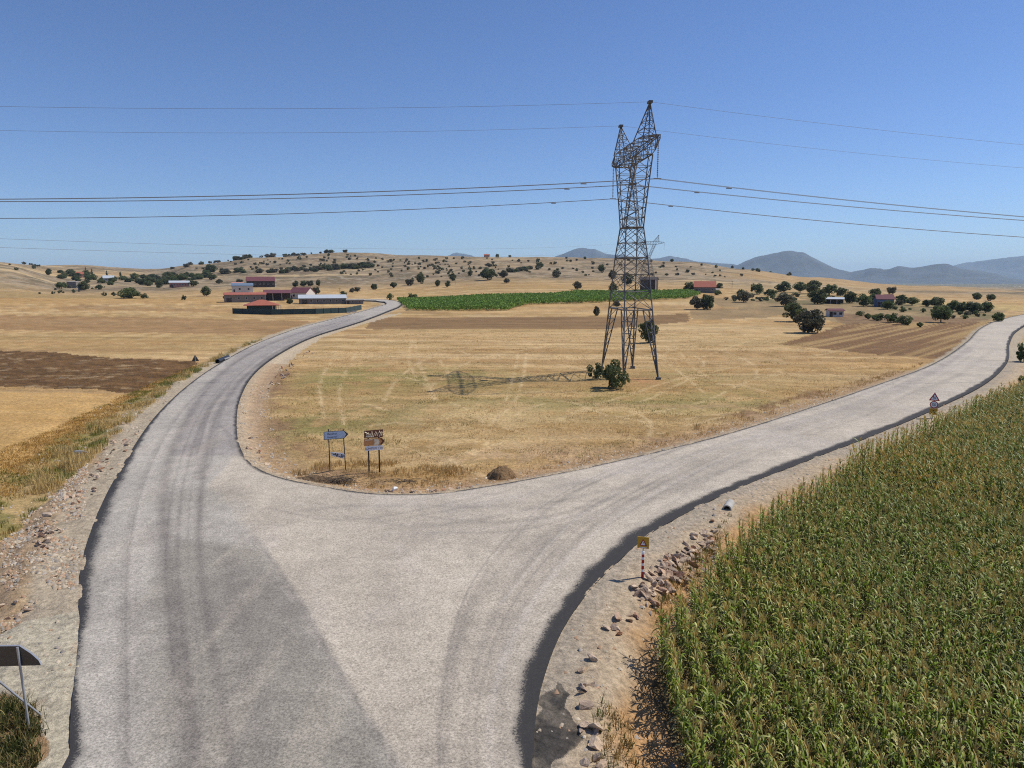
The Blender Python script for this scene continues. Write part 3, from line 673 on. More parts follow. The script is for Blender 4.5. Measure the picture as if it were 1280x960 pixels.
# individually recognisable trees and bushes: kind, px, py, w, h, label
TL = [
 ('dark', 992, 402, 27, 23, 'dense dark green round tree just left of the big brownish tree in the stubble'),
 ('olive', 1010, 416, 36, 28, 'large brownish dark tree beside the corner of the ploughed field'),
 ('olive', 982, 383, 24, 16, 'broad grey-green tree behind the dense round tree, left of the open white-roofed shed'),
 ('dark', 1022, 380, 22, 17, 'dark tree touching the left end of the open white-roofed shed'),
 ('dark', 980, 365, 20, 13, 'long low dark tree at the left of the tree belt behind the sheds'),
 ('green', 1000, 366, 17, 13, 'green tree second from left in the belt behind the sheds'),
 ('dark', 1016, 367, 19, 16, 'tallest tree of the belt behind the open shed'),
 ('green', 1037, 369, 17, 13, 'green tree right behind the white roof of the open shed'),
 ('dark', 1051, 370, 14, 10, 'small dark tree behind the right end of the white-roofed shed'),
 ('green', 946, 368, 16, 13, 'loose pale green tree on the field edge left of the belt'),
 ('gbush', 965, 370, 12, 8, 'pale green bush between the loose tree and the long low tree'),
 ('dark', 1062, 379, 15, 14, 'dark tree right of the open shed'),
 ('green', 1079, 383, 17, 13, 'green tree left of the blue house, second from it'),
 ('green', 1091, 382, 13, 14, 'green tree touching the left wall of the blue house'),
 ('dark', 1094, 373, 14, 12, 'dark tree standing behind the blue house'),
 ('green', 1109, 387, 15, 11, 'low green tree in front of the blue house'),
 ('olive', 1115, 368, 12, 9, 'lone dark tree on the field above the blue house'),
 ('dark', 1127, 380, 14, 11, 'dark tree just right of the blue house'),
 ('green', 1140, 382, 15, 10, 'spreading green tree second to the right of the blue house'),
 ('gbush', 1075, 395, 9, 6, 'smallest green bush at the left end of the orchard row'),
 ('gbush', 1085, 399, 9, 7, 'second bush of the orchard row in front of the white shed'),
 ('gbush', 1097, 401, 15, 9, 'third bush of the orchard row, wide and mid green'),
 ('gbush', 1115, 403, 17, 11, 'fourth bush of the orchard row, the tallest one'),
 ('gbush', 1131, 406, 18, 11, 'fifth bush of the orchard row, wide and bright green'),
 ('gbush', 1150, 409, 8, 6, 'isolated small bush right of the orchard row'),
 ('dark', 1158, 383, 10, 8, 'small round tree left of the dark pair by the bend'),
 ('dark', 1171, 384, 18, 12, 'dark flat-topped tree behind the biggest garden tree'),
 ('green', 1176, 403, 24, 20, 'biggest garden tree with dark shade on the bare soil under it'),
 ('green', 1191, 389, 15, 13, 'green tree left of the wide tree in the garden row'),
 ('dark', 1201, 390, 14, 12, 'narrow dark tree in the middle of the garden row'),
 ('dark', 1216, 392, 20, 14, 'wide dark tree near the right end of the garden row'),
 ('green', 1232, 391, 16, 13, 'round tree at the right end of the garden row'),
 ('green', 1247, 403, 15, 12, 'green roadside tree just before the far right bend'),
 ('dark', 1221, 375, 11, 9, 'left tree of the pair in the far right meadow'),
 ('dark', 1238, 376, 11, 8, 'right tree of the pair in the far right meadow'),
 ('olive', 871, 387, 18, 16, 'left tree of the bare-stemmed pair in front of the red-roofed barn'),
 ('dark', 884, 387, 17, 18, 'right tree of the bare-stemmed pair in front of the red-roofed barn'),
 ('olive', 929, 378, 18, 14, 'lone tree on a short trunk right of the red-roofed barn'),
 ('dark', 861, 364, 14, 11, 'tree at the left gable of the red-roofed barn'),
 ('dark', 899, 362, 10, 8, 'tree at the right gable of the red-roofed barn'),
 ('dark', 811, 428, 23, 27, 'round dark green tree behind the right leg of the big pylon'),
 ('dark', 784, 356, 16, 14, 'dark tree seen through the middle of the big pylon'),
 ('dark', 766, 366, 12, 13, 'tree beside the green crop seen through the left of the pylon'),
 ('olive', 766, 349, 10, 11, 'tree on the slope behind the left side of the pylon'),
 ('olive', 771, 384, 9, 8, 'low tree at the crop edge seen between the pylon legs'),
 ('olive', 746, 395, 8, 12, 'small leafless-looking tree left of the pylon beside the brown strip'),
 ('dark', 468, 362, 8, 7, 'leftmost of the seven trees along the pale field above the road end'),
 ('dark', 492, 360, 8, 7, 'second from left of the trees along the pale field above the road end'),
 ('olive', 513, 357, 12, 8, 'broad brownish tree on the pale field edge'),
 ('dark', 526, 355, 10, 13, 'tall dark double-crowned tree on the pale field edge'),
 ('dark', 547, 358, 7, 8, 'narrow dark tree right of the double-crowned tree'),
 ('dark', 560, 359, 7, 8, 'small dark tree left of the taller hillside tree'),
 ('dark', 566, 351, 9, 9, 'round tree above the small one on the hillside'),
 ('dark', 588, 345, 6, 8, 'small upright tree on the hillside below the ridge'),
 ('dark', 610, 350, 19, 14, 'largest dark oak on the middle of the hillside'),
 ('olive', 629, 347, 10, 9, 'brownish tree right of the largest hillside oak'),
 ('olive', 633, 354, 8, 6, 'low brownish tree below the brown hillside tree'),
 ('olive', 696, 347, 11, 9, 'tree casting a dark shade on the bare slope left of the pylon'),
 ('dark', 752, 341, 8, 10, 'dark upright tree near the skyline left of the pylon'),
 ('olive', 722, 362, 11, 10, 'lone round tree on a thin trunk above the green crop'),
 ('gbush', 488, 375, 9, 8, 'left of the two round bushes behind the green crop'),
 ('gbush', 515, 374, 13, 7, 'right of the two round bushes behind the green crop, the wider one'),
 ('dark', 674, 335, 10, 7, 'dark tree at the right end of the green hillside strip'),
 ('olive', 611, 334, 9, 5, 'flat tree high on the hillside under the ridge house'),
 ('dark', 258, 370, 12, 12, 'lone round tree left of the grey farm barn'),
 ('dark', 265, 350, 10, 7, 'dark tree on the slope above the lone round tree'),
 ('olive', 274, 355, 8, 6, 'small tree on the slope left of the upper farm'),
 ('olive', 299, 354, 9, 5, 'low tree behind the little white farmhouse'),
 ('dark', 242, 358, 10, 7, 'tree right of the long barn with a white roof edge'),
 ('dark', 263, 342, 14, 11, 'large dark tree at the start of the hillside tree line'),
 ('dark', 199, 360, 9, 9, 'tree left of the long barn with a white roof edge'),
 ('dark', 370, 359, 8, 8, 'leftmost tree of the row above the maroon farm roof'),
 ('dark', 379, 358, 8, 7, 'second tree of the row above the maroon farm roof'),
 ('olive', 388, 358, 9, 7, 'third tree of the row above the maroon farm roof'),
 ('dark', 398, 358, 6, 8, 'narrow last tree of the row above the farm'),
 ('olive', 396, 368, 9, 9, 'tree behind the long pale-roofed barn'),
 ('dark', 429, 370, 9, 6, 'bush-like tree behind the right end of the pale-roofed barn'),
 ('olive', 440, 366, 7, 6, 'left half of the touching pair right of the farm'),
 ('olive', 446, 365, 8, 6, 'right half of the touching pair right of the farm'),
 ('dark', 283, 376, 7, 7, 'dark tree at the left end of the grey farm barn'),
 ('dark', 362, 380, 8, 7, 'dark tree in front of the maroon farm shed'),
 ('gbush', 162, 373, 28, 13, 'wide dome-shaped green thicket alone in the left fields'),
 ('bush', 180, 373, 9, 6, 'small dark bush at the right foot of the dome-shaped thicket'),
 ('bush', 230, 375, 6, 6, 'small lone bush between the thicket and the farm'),
 ('green', 77, 361, 13, 8, 'green tree left of the small grey house'),
 ('dark', 105, 363, 14, 11, 'dark green tree right of the small grey house'),
 ('gbush', 125, 362, 11, 6, 'flat green bush right of the small grey house trees'),
 ('bush', 131, 370, 5, 5, 'bush below the flat green bush on the left slope'),
 ('bush', 142, 370, 6, 5, 'bush left of the dome-shaped thicket'),
 ('dark', 61, 344, 7, 8, 'dark tree on the left hillside edge'),
 ('poplar', 108, 345, 4, 11, 'tall narrow poplar of the far village'),
 ('poplar', 115, 346, 5, 10, 'shorter poplar just right of the tall one in the village'),
 ('poplar', 134, 346, 4, 8, 'small pointed tree in the middle of the village trees'),
 ('poplar', 151, 348, 4, 9, 'pointed tree right of the village white roof'),
 ('gbush', 1278, 452, 16, 22, 'tall green bush at the gravel shoulder by the right border'),
 ('gbush', 1286, 478, 20, 18, 'green bush at the maize edge by the right border'),
]
for t in TL: plant(*t)
# under the big pylon
plant('bush', 766, 485, 36, 34, 'tall dark green bush at the near left leg of the big pylon')
plant('bush', 745, 473, 20, 19, 'smaller dark bush left of the tall one at the pylon foot')

# groups that nothing tells apart
def many(kind, n, fn, wr, hr, label, group, parts=False):
    for _ in range(n):
        x, y = fn(); w = tr_.uniform(*wr); plant(kind if isinstance(kind, str) else tr_.choice(kind), x, y, w, w * tr_.uniform(*hr), label, group, parts=parts)
def along(pts, jx, jy):
    def f():
        k = tr_.randrange(len(pts) - 1); t = tr_.random(); a = pts[k]; b = pts[k + 1]
        return a[0] + (b[0] - a[0]) * t + tr_.gauss(0, jx), a[1] + (b[1] - a[1]) * t + tr_.uniform(-jy, jy)
    return f
many(['dark', 'dark', 'green'], 75, along([(75, 345), (110, 349), (150, 353), (190, 352), (225, 349), (258, 345)], 5, 5), (6, 11), (.6, .95), 'dark tree in the far village wood on the left', 'trees of the far village wood')
many(['dark', 'olive'], 46, along([(262, 341), (300, 341), (340, 341), (375, 339), (410, 337), (440, 335), (462, 333)], 3, 1.4), (7, 11), (.55, .8), 'tree in the line across the left hillside', 'tree line across the hillside')
many(['dark', 'olive'], 20, along([(205, 338), (240, 332), (270, 327), (310, 323), (345, 318), (400, 315), (450, 315)], 3, .5), (5, 9), (.5, .8), 'dark tree on the skyline of the left hill', 'trees on the left skyline')
many(['scrub', 'scrub', 'bush'], 238, along([(270, 332), (360, 327), (440, 330), (500, 338), (560, 338), (620, 334), (520, 335)], 24, 12), (1.8, 4.8), (.6, .9), 'small dark scrub bush on the dry left and middle hillside', 'scrub bushes on the left hillside')
many(['scrub', 'bush'], 60, along([(640, 332), (720, 335), (850, 340), (960, 350)], 22, 9), (2.2, 5), (.6, .9), 'small dark scrub bush on the dry slope right of the middle', 'scrub bushes on the right hillside')
many(['gbush', 'scrub'], 18, along([(635, 341), (655, 338), (672, 336)], 3, 1), (5, 9), (.5, .7), 'bush in the greenish strip on the middle hillside', 'bushes of the green hillside strip')
many(['bush', 'scrub'], 22, along([(4, 332), (30, 331), (55, 343), (120, 368), (60, 362), (90, 372)], 16, 4), (2.5, 5), (.6, .9), 'small bush on the golden slope at far left', 'bushes on the far left slope')
many(['dark', 'olive'], 14, along([(600, 321), (700, 323), (850, 328), (930, 337), (1000, 345)], 8, .5), (3, 5), (.7, 1.1), 'tiny dark tree on the skyline right of the middle', 'trees on the right skyline')
many(['scrub', 'gbush', 'gbush'], 72, along([(900, 372), (960, 372), (1000, 374), (1060, 374), (1150, 388), (1240, 398)], 14, 5), (4, 9), (.5, .8), 'low garden bush between the trees near the right-hand houses', 'low garden bushes')

# ------------------------------------------------------------------ blades / tufts
M_blade = bladeattr('dry_grass', .2, .7, .2)
def blades(name, pts, h, w, cols, label_kind='stuff', per=5, lean=.5, spread=.12, seed=1):
    g = np.random.default_rng(seed); n = len(pts); N = n * per
    base = np.repeat(pts, per, 0) + np.column_stack([g.normal(0, spread, (N, 2)), np.zeros(N)])
    hh = np.repeat(h, per) * g.uniform(.5, 1.2, N); ww = w * g.uniform(.6, 1.4, N) if np.isscalar(w) else np.repeat(w, per) * g.uniform(.6, 1.4, N)
    a = g.uniform(0, 6.283, N); ux = np.cos(a); uy = np.sin(a); b = g.uniform(0, 6.283, N); ln = g.uniform(0, lean, N) * hh
    tip = base + np.column_stack([np.cos(b) * ln, np.sin(b) * ln, hh]); mid = base + np.column_stack([np.cos(b) * ln * .3, np.sin(b) * ln * .3, hh * .55])
    W = np.column_stack([ux * ww, uy * ww, np.zeros(N)])
    V = np.stack([base - W * .5, base + W * .5, mid + W * .4, mid - W * .4, tip], 1).reshape(-1, 3)
    k = np.arange(N)[:, None] * 5
    f = np.concatenate([k + np.array([[0, 1, 2, 3]]), k + np.array([[3, 2, 4, 4]])])
    c = np.repeat(cols, per, 0) * g.uniform(.75, 1.25, (N, 1)); c = np.repeat(c, 5, 0)
    # last faces as real triangles: build with 3-gon via separate arrays
    me = bpy.data.meshes.new(name); me.vertices.add(len(V)); me.vertices.foreach_set('co', V.astype(np.float32).ravel())
    q4 = (k + np.array([[0, 1, 2, 3]])).astype(np.int32); t3 = (k + np.array([[3, 2, 4]])).astype(np.int32)
    me.loops.add(q4.size + t3.size); me.loops.foreach_set('vertex_index', np.concatenate([q4.ravel(), t3.ravel()]))
    me.polygons.add(len(q4) + len(t3))
    me.polygons.foreach_set('loop_start', np.concatenate([np.arange(len(q4)) * 4, q4.size + np.arange(len(t3)) * 3]).astype(np.int32))
    me.polygons.foreach_set('loop_total', np.concatenate([np.full(len(q4), 4), np.full(len(t3), 3)]).astype(np.int32))
    me.update(calc_edges=True)
    at = me.attributes.new('Col', 'FLOAT_COLOR', 'POINT'); cc = np.ones((len(V), 4), np.float32); cc[:, :3] = c; at.data.foreach_set('color', cc.ravel())
    me.materials.append(M_blade); o = bpy.data.objects.new(name, me); COL.objects.link(o); return o

def rand_in(poly, n, seed):
    g = np.random.default_rng(seed); poly = np.asarray(poly); lo = poly.min(0); hi = poly.max(0); out = []
    tot = 0
    while tot < n:
        q = g.uniform(lo, hi, (n * 3, 2)); q = q[pip(q, poly)]; out.append(q); tot += len(q)
        if not len(q): break
    return np.concatenate(out)[:n]
def onroad(q, m=.4):
    ins = pip(q, ROADD); d = seg_near(q, ROADD, True)[0]; return ins | (d < m)
def with_z(q): return np.column_stack([q, gz(q[:, 0], q[:, 1])])

# verge grass on the left
vp = GP([(-80, 720), (0, 625), (60, 570), (120, 525), (185, 487), (246, 458), (310, 430), (390, 405), (430, 396), (436, 400), (380, 412), (300, 440), (222, 480), (165, 526), (115, 570), (66, 614), (0, 664), (-60, 735)])
q = rand_in(vp, 9000, 2); q = q[~onroad(q, 1.2)]
nn = fbm(q[:, 0] / 2.2, q[:, 1] / 2.2, 101, 3); q = q[nn > .42]; nn = nn[nn > .42]
cols = np.where((fbm(q[:, 0] / 3, q[:, 1] / 3, 103, 3) > .56)[:, None], A(146, 144, 78), A(212, 184, 122)) * rng.uniform(.8, 1.15, (len(q), 1))
pv = with_z(q); o = blades('verge_grass', pv, .18 + (nn - .42) * 2.0, .035, cols, per=7, spread=.14, seed=3); tag(o, 'dry yellow and green grass along the left roadside bank', 'grass', kind='stuff')
# wide outer verge, lower
vp2 = GP([(-120, 640), (0, 560), (90, 520), (200, 470), (246, 452), (246, 458), (185, 487), (120, 525), (60, 570), (0, 625), (-100, 720)])
q = rand_in(vp2, 6000, 4); pv = with_z(q); cols = np.where((fbm(q[:, 0] / 3, q[:, 1] / 3, 105, 3) > .55)[:, None], A(150, 140, 70), A(200, 162, 92)) * rng.uniform(.8, 1.15, (len(q), 1))
o = blades('stubble_grass', pv, np.full(len(q), .16), .035, cols, per=6, spread=.2, seed=5); tag(o, 'short dry grass between the left bank and the fields', 'grass', kind='stuff')
# stubble of the middle field
mp = GP([(350, 592), (332, 540), (345, 480), (380, 445), (480, 412), (700, 412), (900, 412), (1150, 455), (1090, 478), (1000, 508), (800, 564), (600, 602), (480, 608)])
q = rand_in(mp, 52000, 6); q = q[(rng.random(len(q)) < np.clip(45 / np.hypot(q[:, 0], q[:, 1]), .15, 1) * 1.3) & ~onroad(q, 1.5)]
nn = fbm(q[:, 0] / 2.5, q[:, 1] / 2.5, 107, 4); q = q[nn > .40]; nn = nn[nn > .40]
cols = np.where((fbm(q[:, 0] / 6, q[:, 1] / 6, 109, 3) > .60)[:, None], A(160, 146, 84), A(214, 178, 118)) * rng.uniform(.75, 1.15, (len(q), 1))
pv = with_z(q); o = blades('stubble', pv, .05 + (nn - .4) * .45, .03, cols, per=5, spread=.22, lean=.9, seed=7); tag(o, 'short straw stubble of the field between the two roads', 'stubble', kind='stuff')
# taller dry grass round the signs and along the field edge
sp_ = np.vstack([rand_in(GP([(350, 594), (380, 578), (480, 572), (600, 585), (560, 603), (470, 608), (400, 602)]), 1500, 8),
                 rand_in(GP([(700, 580), (800, 552), (960, 505), (1120, 462), (1170, 448), (1150, 460), (1090, 480), (1000, 510), (860, 552), (760, 576)]), 1500, 9)])
sp_ = sp_[~onroad(sp_, 1.6)]; nn = fbm(sp_[:, 0] / 1.5, sp_[:, 1] / 1.5, 111, 3); sp_ = sp_[nn > .42]; nn = nn[nn > .42]
cols = np.tile(A(206, 172, 112), (len(sp_), 1)) * rng.uniform(.7, 1.15, (len(sp_), 1))
o = blades('tall_dry_grass', with_z(sp_), .14 + (nn - .42) * 1.0, .03, cols, per=4, spread=.12, seed=10); tag(o, 'taller dry grass around the signposts and along the field edge', 'grass', kind='stuff')
# weeds lower left and lower right
wq = np.vstack([rand_in(GP([(-120, 880), (0, 872), (40, 880), (50, 915), (38, 1000), (-120, 1050)]), 700, 12)])
cols = np.where((rng.random(len(wq)) < .6)[:, None], A(84, 90, 44), A(150, 134, 84)) * rng.uniform(.6, 1.2, (len(wq), 1))
o = blades('weeds', with_z(wq), rng.uniform(.15, .5, len(wq)), .03, cols, per=12, spread=.1, lean=1.0, seed=13); tag(o, 'dark green weeds around the sign posts at the lower left corner', 'weeds', kind='stuff')
wq = np.vstack([rand_in(GP([(745, 960), (742, 880), (775, 860), (800, 930), (780, 1000), (750, 1020)]), 70, 14), rand_in(GP([(812, 752), (850, 700), (890, 665), (915, 640), (880, 700), (825, 770)]), 160, 15)])
cols = np.where((rng.random(len(wq)) < .5)[:, None], A(104, 108, 52), A(190, 160, 100)) * rng.uniform(.6, 1.2, (len(wq), 1))
o = blades('bank_weeds', with_z(wq), rng.uniform(.1, .35, len(wq)), .025, cols, per=10, spread=.1, lean=.8, seed=16); tag(o, 'sparse weeds on the bare bank beside the maize', 'weeds', kind='stuff')

# ------------------------------------------------------------------ maize
M_corn = bladeattr('maize_leaf', .25, .5, .32); M_crop = bladeattr('crop_leaf', .25, .7, .15)
M_tass = simple('maize_tassel', tuple(A(202, 174, 98)), .8, .25, 6, rand=.15)
def corn_proto(seed, nl=13, seg=4):
    g = np.random.default_rng(seed); V = []; Fq = []; Cc = []; H = 2.05
    def quad(a): Fq.append([len(V) + k for k in a])
    # stalk (three-sided)
    for k in range(3):
        a0 = 2.094 * k; a1 = 2.094 * (k + 1); n = len(V)
        V.extend([(math.cos(a0) * .018, math.sin(a0) * .018, 0), (math.cos(a1) * .018, math.sin(a1) * .018, 0), (math.cos(a1) * .008, math.sin(a1) * .008, H), (math.cos(a0) * .008, math.sin(a0) * .008, H)])
        Cc.extend([A(120, 118, 60)] * 4); Fq.append([n, n + 1, n + 2, n + 3])
    az0 = g.normal(0, .35)
    for k in range(nl):
        z0 = .35 + (H - .55) * k / (nl - 1); az = az0 + math.pi * (k % 2) + g.normal(0, .35); L = g.uniform(.55, .85) * (1 - .5 * abs(k / (nl - 1) - .4)); up = g.uniform(.95, 1.35) ; w = g.uniform(.022, .034)
        dead = k < nl * .3 and g.random() < .75
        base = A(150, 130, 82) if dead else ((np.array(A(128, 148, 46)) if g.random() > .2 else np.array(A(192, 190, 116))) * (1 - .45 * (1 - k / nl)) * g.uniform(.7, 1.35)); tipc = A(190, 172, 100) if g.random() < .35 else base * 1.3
        p = np.array([0, 0, z0]); ang = up; pts = [p]
        for s in range(seg):
            p = p + np.array([math.cos(az) * math.cos(ang), math.sin(az) * math.cos(ang), math.sin(ang)]) * L / seg; pts.append(p); ang -= g.uniform(.25, .95)
        sd = np.array([-math.sin(az), math.cos(az), g.normal(0, .25)]); wid = [w * .5, w, w * .9, w * .6, .004]
        if seg == 3: wid = [w * .6, w, w * .7, .004]
        n = len(V)
        for s in range(seg + 1):
            f = s / seg; cc = base * (1 - f * f) + tipc * f * f; V.extend([tuple(pts[s] - sd * wid[s]), tuple(pts[s] + sd * wid[s])]); Cc.extend([cc, cc])
            if s: Fq.append([n + 2 * s - 2, n + 2 * s - 1, n + 2 * s + 1, n + 2 * s])
    nb = len(Fq)
    TV = []; TF = []
    for k in range(7):
        az = g.uniform(0, 6.283); L = g.uniform(.20, .36); e = g.uniform(.75, 1.45) if k else 1.57; n = len(TV)
        a = np.array([0, 0, H - .04]); b = a + np.array([math.cos(az) * math.cos(e), math.sin(az) * math.cos(e), math.sin(e)]) * L
        sd = np.array([-math.sin(az), math.cos(az), 0]) * .013; m_ = (a + b) / 2 + [0, 0, .03]
        TV.extend([a - sd * .5, a + sd * .5, m_ + sd, m_ - sd, b - sd * .5, b + sd * .5]); TF.extend([[n, n + 1, n + 2, n + 3], [n + 3, n + 2, n + 5, n + 4]])
    return np.array(V, float), np.array(Fq), np.array(Cc), np.array(TV), np.array(TF)
CPs = [corn_proto(300 + k) for k in range(8)]; CPl = [corn_proto(400 + k, 9, 3) for k in range(6)]
rowdir = np.array([math.sin(R(3.8)), math.cos(R(3.8))]); rown = np.array([rowdir[1], -rowdir[0]])
pts = []
for u in np.arange(-10, 130, .86):
    v = np.arange(0, 130, .165) + rng.uniform(0, .2); v = v + rng.normal(0, .035, len(v)); uu = u + rng.normal(0, .05, len(v))
    pts.append(uu[:, None] * rown + v[:, None] * rowdir)
pts = np.concatenate(pts); pts = pts[pip(pts, cornpoly)]; pts = pts[rng.random(len(pts)) > .05]
dd = np.hypot(pts[:, 0], pts[:, 1]); azp = np.degrees(np.arctan2(pts[:, 0], pts[:, 1]))
# keep what the view (and a step to its side) shows; thin gently with distance
keep = (azp < 44 + 300 / dd) & (rng.random(len(pts)) < np.clip(70 / dd, .45, 1)); pts = pts[keep]; dd = dd[keep]
order = np.argsort(dd + np.where((np.degrees(np.arctan2(pts[:, 0], pts[:, 1])) > 36.5) | (pts[:, 1] < 15.0), 1000, 0)); pts = pts[order]; dd = dd[order]
pz = gz(pts[:, 0], pts[:, 1]); NI = 300
print('corn plants', len(pts))
cm_ = []
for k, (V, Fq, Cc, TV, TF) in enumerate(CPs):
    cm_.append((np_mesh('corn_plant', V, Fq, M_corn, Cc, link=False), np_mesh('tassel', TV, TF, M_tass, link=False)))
edge_d = seg_near(pts[:NI], cornpoly[-3:])[0]
for i in range(NI):
    a, t = cm_[rng.integers(8)]
    o = bpy.data.objects.new('corn_plant', a); COL.objects.link(o); o.location = (pts[i, 0], pts[i, 1], pz[i] - .03); s = rng.uniform(.86, 1.12)
    o.rotation_euler = (rng.normal(0, .05), rng.normal(0, .05), R(86) + rng.normal(0, .3) + math.pi * rng.integers(2)); o.scale = (s, s, s)
    tag(o, 'maize plant with tan tassel in the nearest rows at the lower right', 'maize plant', 'nearest maize plants at the lower right')
    c = bpy.data.objects.new('tassel', t); COL.objects.link(c); c.parent = o
def merge(idx, protos, out):
    V_, F_, C_ = out; off = sum(len(v) for v in V_)
    pr = rng.integers(len(protos), size=len(idx))
    for k, (V, Fq, Cc, TV, TF) in enumerate(protos):
        ids = idx[pr == k]
        if not len(ids): continue
        VV = np.vstack([V, TV]); FF = np.vstack([Fq, TF + len(V)]); CCx = np.vstack([Cc, np.tile(A(200, 172, 96), (len(TV), 1))])
        m = len(ids); a = R(86) + rng.normal(0, .45, m) + math.pi * rng.integers(0, 2, m); s = rng.uniform(.84, 1.12, m) * (1 + (fbm(pts[ids, 0] / 6, pts[ids, 1] / 6, 121, 3) - .5) * .25); tx = rng.normal(0, .06, (m, 2))
        ca, sa = np.cos(a)[:, None], np.sin(a)[:, None]; wd = 1 + np.clip((dd[ids] - 35) / 50, 0, 1)[:, None] * .35
        x = (VV[:, 0] * ca - VV[:, 1] * sa) * s[:, None] * wd + VV[:, 2] * tx[:, :1]; y = (VV[:, 0] * sa + VV[:, 1] * ca) * s[:, None] * wd + VV[:, 2] * tx[:, 1:]; z = VV[:, 2] * s[:, None]
        P = np.stack([x + pts[ids, 0][:, None], y + pts[ids, 1][:, None], z + pz[ids][:, None] - .03], 2).reshape(-1, 3)
        V_.append(P); F_.append((FF[None] + (np.arange(m) * len(VV))[:, None, None]).reshape(-1, 4) + off); off += len(P)
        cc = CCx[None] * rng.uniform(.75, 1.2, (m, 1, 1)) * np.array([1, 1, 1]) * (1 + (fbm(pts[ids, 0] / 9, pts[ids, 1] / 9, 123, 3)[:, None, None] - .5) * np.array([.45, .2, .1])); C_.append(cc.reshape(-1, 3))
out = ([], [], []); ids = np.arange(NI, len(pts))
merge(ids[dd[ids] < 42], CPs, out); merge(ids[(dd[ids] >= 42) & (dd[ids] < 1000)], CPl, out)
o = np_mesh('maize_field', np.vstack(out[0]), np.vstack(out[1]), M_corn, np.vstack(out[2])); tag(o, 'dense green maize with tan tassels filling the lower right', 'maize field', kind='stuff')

# far green crop
gp = GP([(497, 376), (512, 388.5), (560, 389), (634, 388.5), (648, 384), (662, 381), (735, 379), (860, 373.5), (876, 369), (860, 365.5), (780, 367), (722, 366.5), (690, 370), (640, 371), (560, 374.5)])
area = .5 * abs(np.dot(gp[:, 0], np.roll(gp[:, 1], 1)) - np.dot(gp[:, 1], np.roll(gp[:, 0], 1))); n = int(min(26000, area * 1.1)); print('crop area', area)
q = rand_in(gp, n, 31); g = np.random.default_rng(5)
pvq = with_z(q); N = len(q) * 5; c0 = np.repeat(pvq, 5, 0) + np.column_stack([g.normal(0, .35, (N, 2)), g.uniform(.6, 2.1, N)])
a_ = g.normal(size=(N, 3)); a_ /= np.linalg.norm(a_, axis=1)[:, None]; b_ = np.cross(a_, g.normal(size=(N, 3))); b_ /= np.linalg.norm(b_, axis=1)[:, None]; a_ *= .42; b_ *= .3
V = np.stack([c0 - a_, c0 - b_, c0 + a_, c0 + b_], 1).reshape(-1, 3)
cc = np.tile(A(124, 154, 70), (N, 1)) * g.uniform(.65, 1.3, (N, 1)); cc = np.repeat(cc, 4, 0)
o = np_mesh('green_crop', V, np.arange(4 * N).reshape(-1, 4), M_crop, cc); tag(o, 'bright green crop strip beyond the stubble, right of the road end', 'crop field', kind='stuff')

# ------------------------------------------------------------------ rocks and gravel
def rock_mat():
    m, nt, b = new_mat('rock')
    oi = nt.nodes.new('ShaderNodeObjectInfo'); rp_ = nt.nodes.new('ShaderNodeValToRGB'); e = rp_.color_ramp.elements
    e[0].position = 0; e[0].color = (*A(204, 176, 146), 1); e[1].position = 1; e[1].color = (*A(176, 128, 96), 1)
    x = e.new(.35); x.color = (*A(168, 146, 128), 1); x = e.new(.7); x.color = (*A(222, 196, 166), 1)
    nt.links.new(oi.outputs['Random'], rp_.inputs[0]); tc = nt.nodes.new('ShaderNodeTexCoord').outputs['Object']; n = noise(nt, 3, 6, .7, tc)
    nt.links.new(vscale(nt, rp_.outputs[0], maprange(nt, n, .3, .7, .6, 1.25)), b.inputs['Base Color']); b.inputs['Roughness'].default_value = .9
    bp = nt.nodes.new('ShaderNodeBump'); bp.inputs['Distance'].default_value = .06; nt.links.new(n, bp.inputs['Height']); nt.links.new(bp.outputs[0], b.inputs['Normal']); return m
M_rock = rock_mat()
import bmesh
def rock_mesh(seed):
    g = random.Random(seed); bm = bmesh.new(); bmesh.ops.create_icosphere(bm, subdivisions=2, radius=.5)
    sk_ = g.uniform(-.35, .35)
    for k in range(13):     # chip flat faces
        n = Vector((g.gauss(0, 1), g.gauss(0, 1), g.gauss(0, 1))).normalized(); d = g.uniform(.16, .40)
        for v in bm.verts:
            t = v.co.dot(n) - d
            if t > 0: v.co -= n * t
    sx, sy, sz = g.uniform(1.0, 1.8), g.uniform(.7, 1.15), g.uniform(.4, .8)
    for v in bm.verts: v.co = Vector((v.co.x * sx + v.co.z * sk_, v.co.y * sy, v.co.z * sz)) + Vector((g.gauss(0, .012), g.gauss(0, .012), g.gauss(0, .012)))
    me = bpy.data.meshes.new('rock'); bm.to_mesh(me); bm.free(); me.materials.append(M_rock); return me
ROCKS = [rock_mesh(k) for k in range(14)]
rk = random.Random(21)
def rocks(pts, n, sr, label, group, jx=5, jy=4):
    for _ in range(n):
        k = rk.randrange(len(pts) - 1); t = rk.random(); a = pts[k]; b = pts[k + 1]
        px = a[0] + (b[0] - a[0]) * t + rk.gauss(0, jx); py = a[1] + (b[1] - a[1]) * t + rk.gauss(0, jy); p = G(px, py)
        if pip(np.array([[p[0], p[1]]]), ROADD)[0] or seg_near(np.array([[p[0], p[1]]]), ROADD, True)[0][0] < .25: continue
        s = rk.uniform(*sr) * (1 if rk.random() < .8 else 1.35)
        o = bpy.data.objects.new('rock', rk.choice(ROCKS)); COL.objects.link(o)
        o.location = (p[0], p[1], gzs(p[0], p[1]) + s * .12 + (rk.uniform(0, .1) if sr[0] > .28 else 0)); o.rotation_euler = (rk.uniform(-.8, .8), rk.uniform(-.8, .8), rk.uniform(0, 6.28)); o.scale = (s, s, s)
        tag(o, label, 'rock', group)
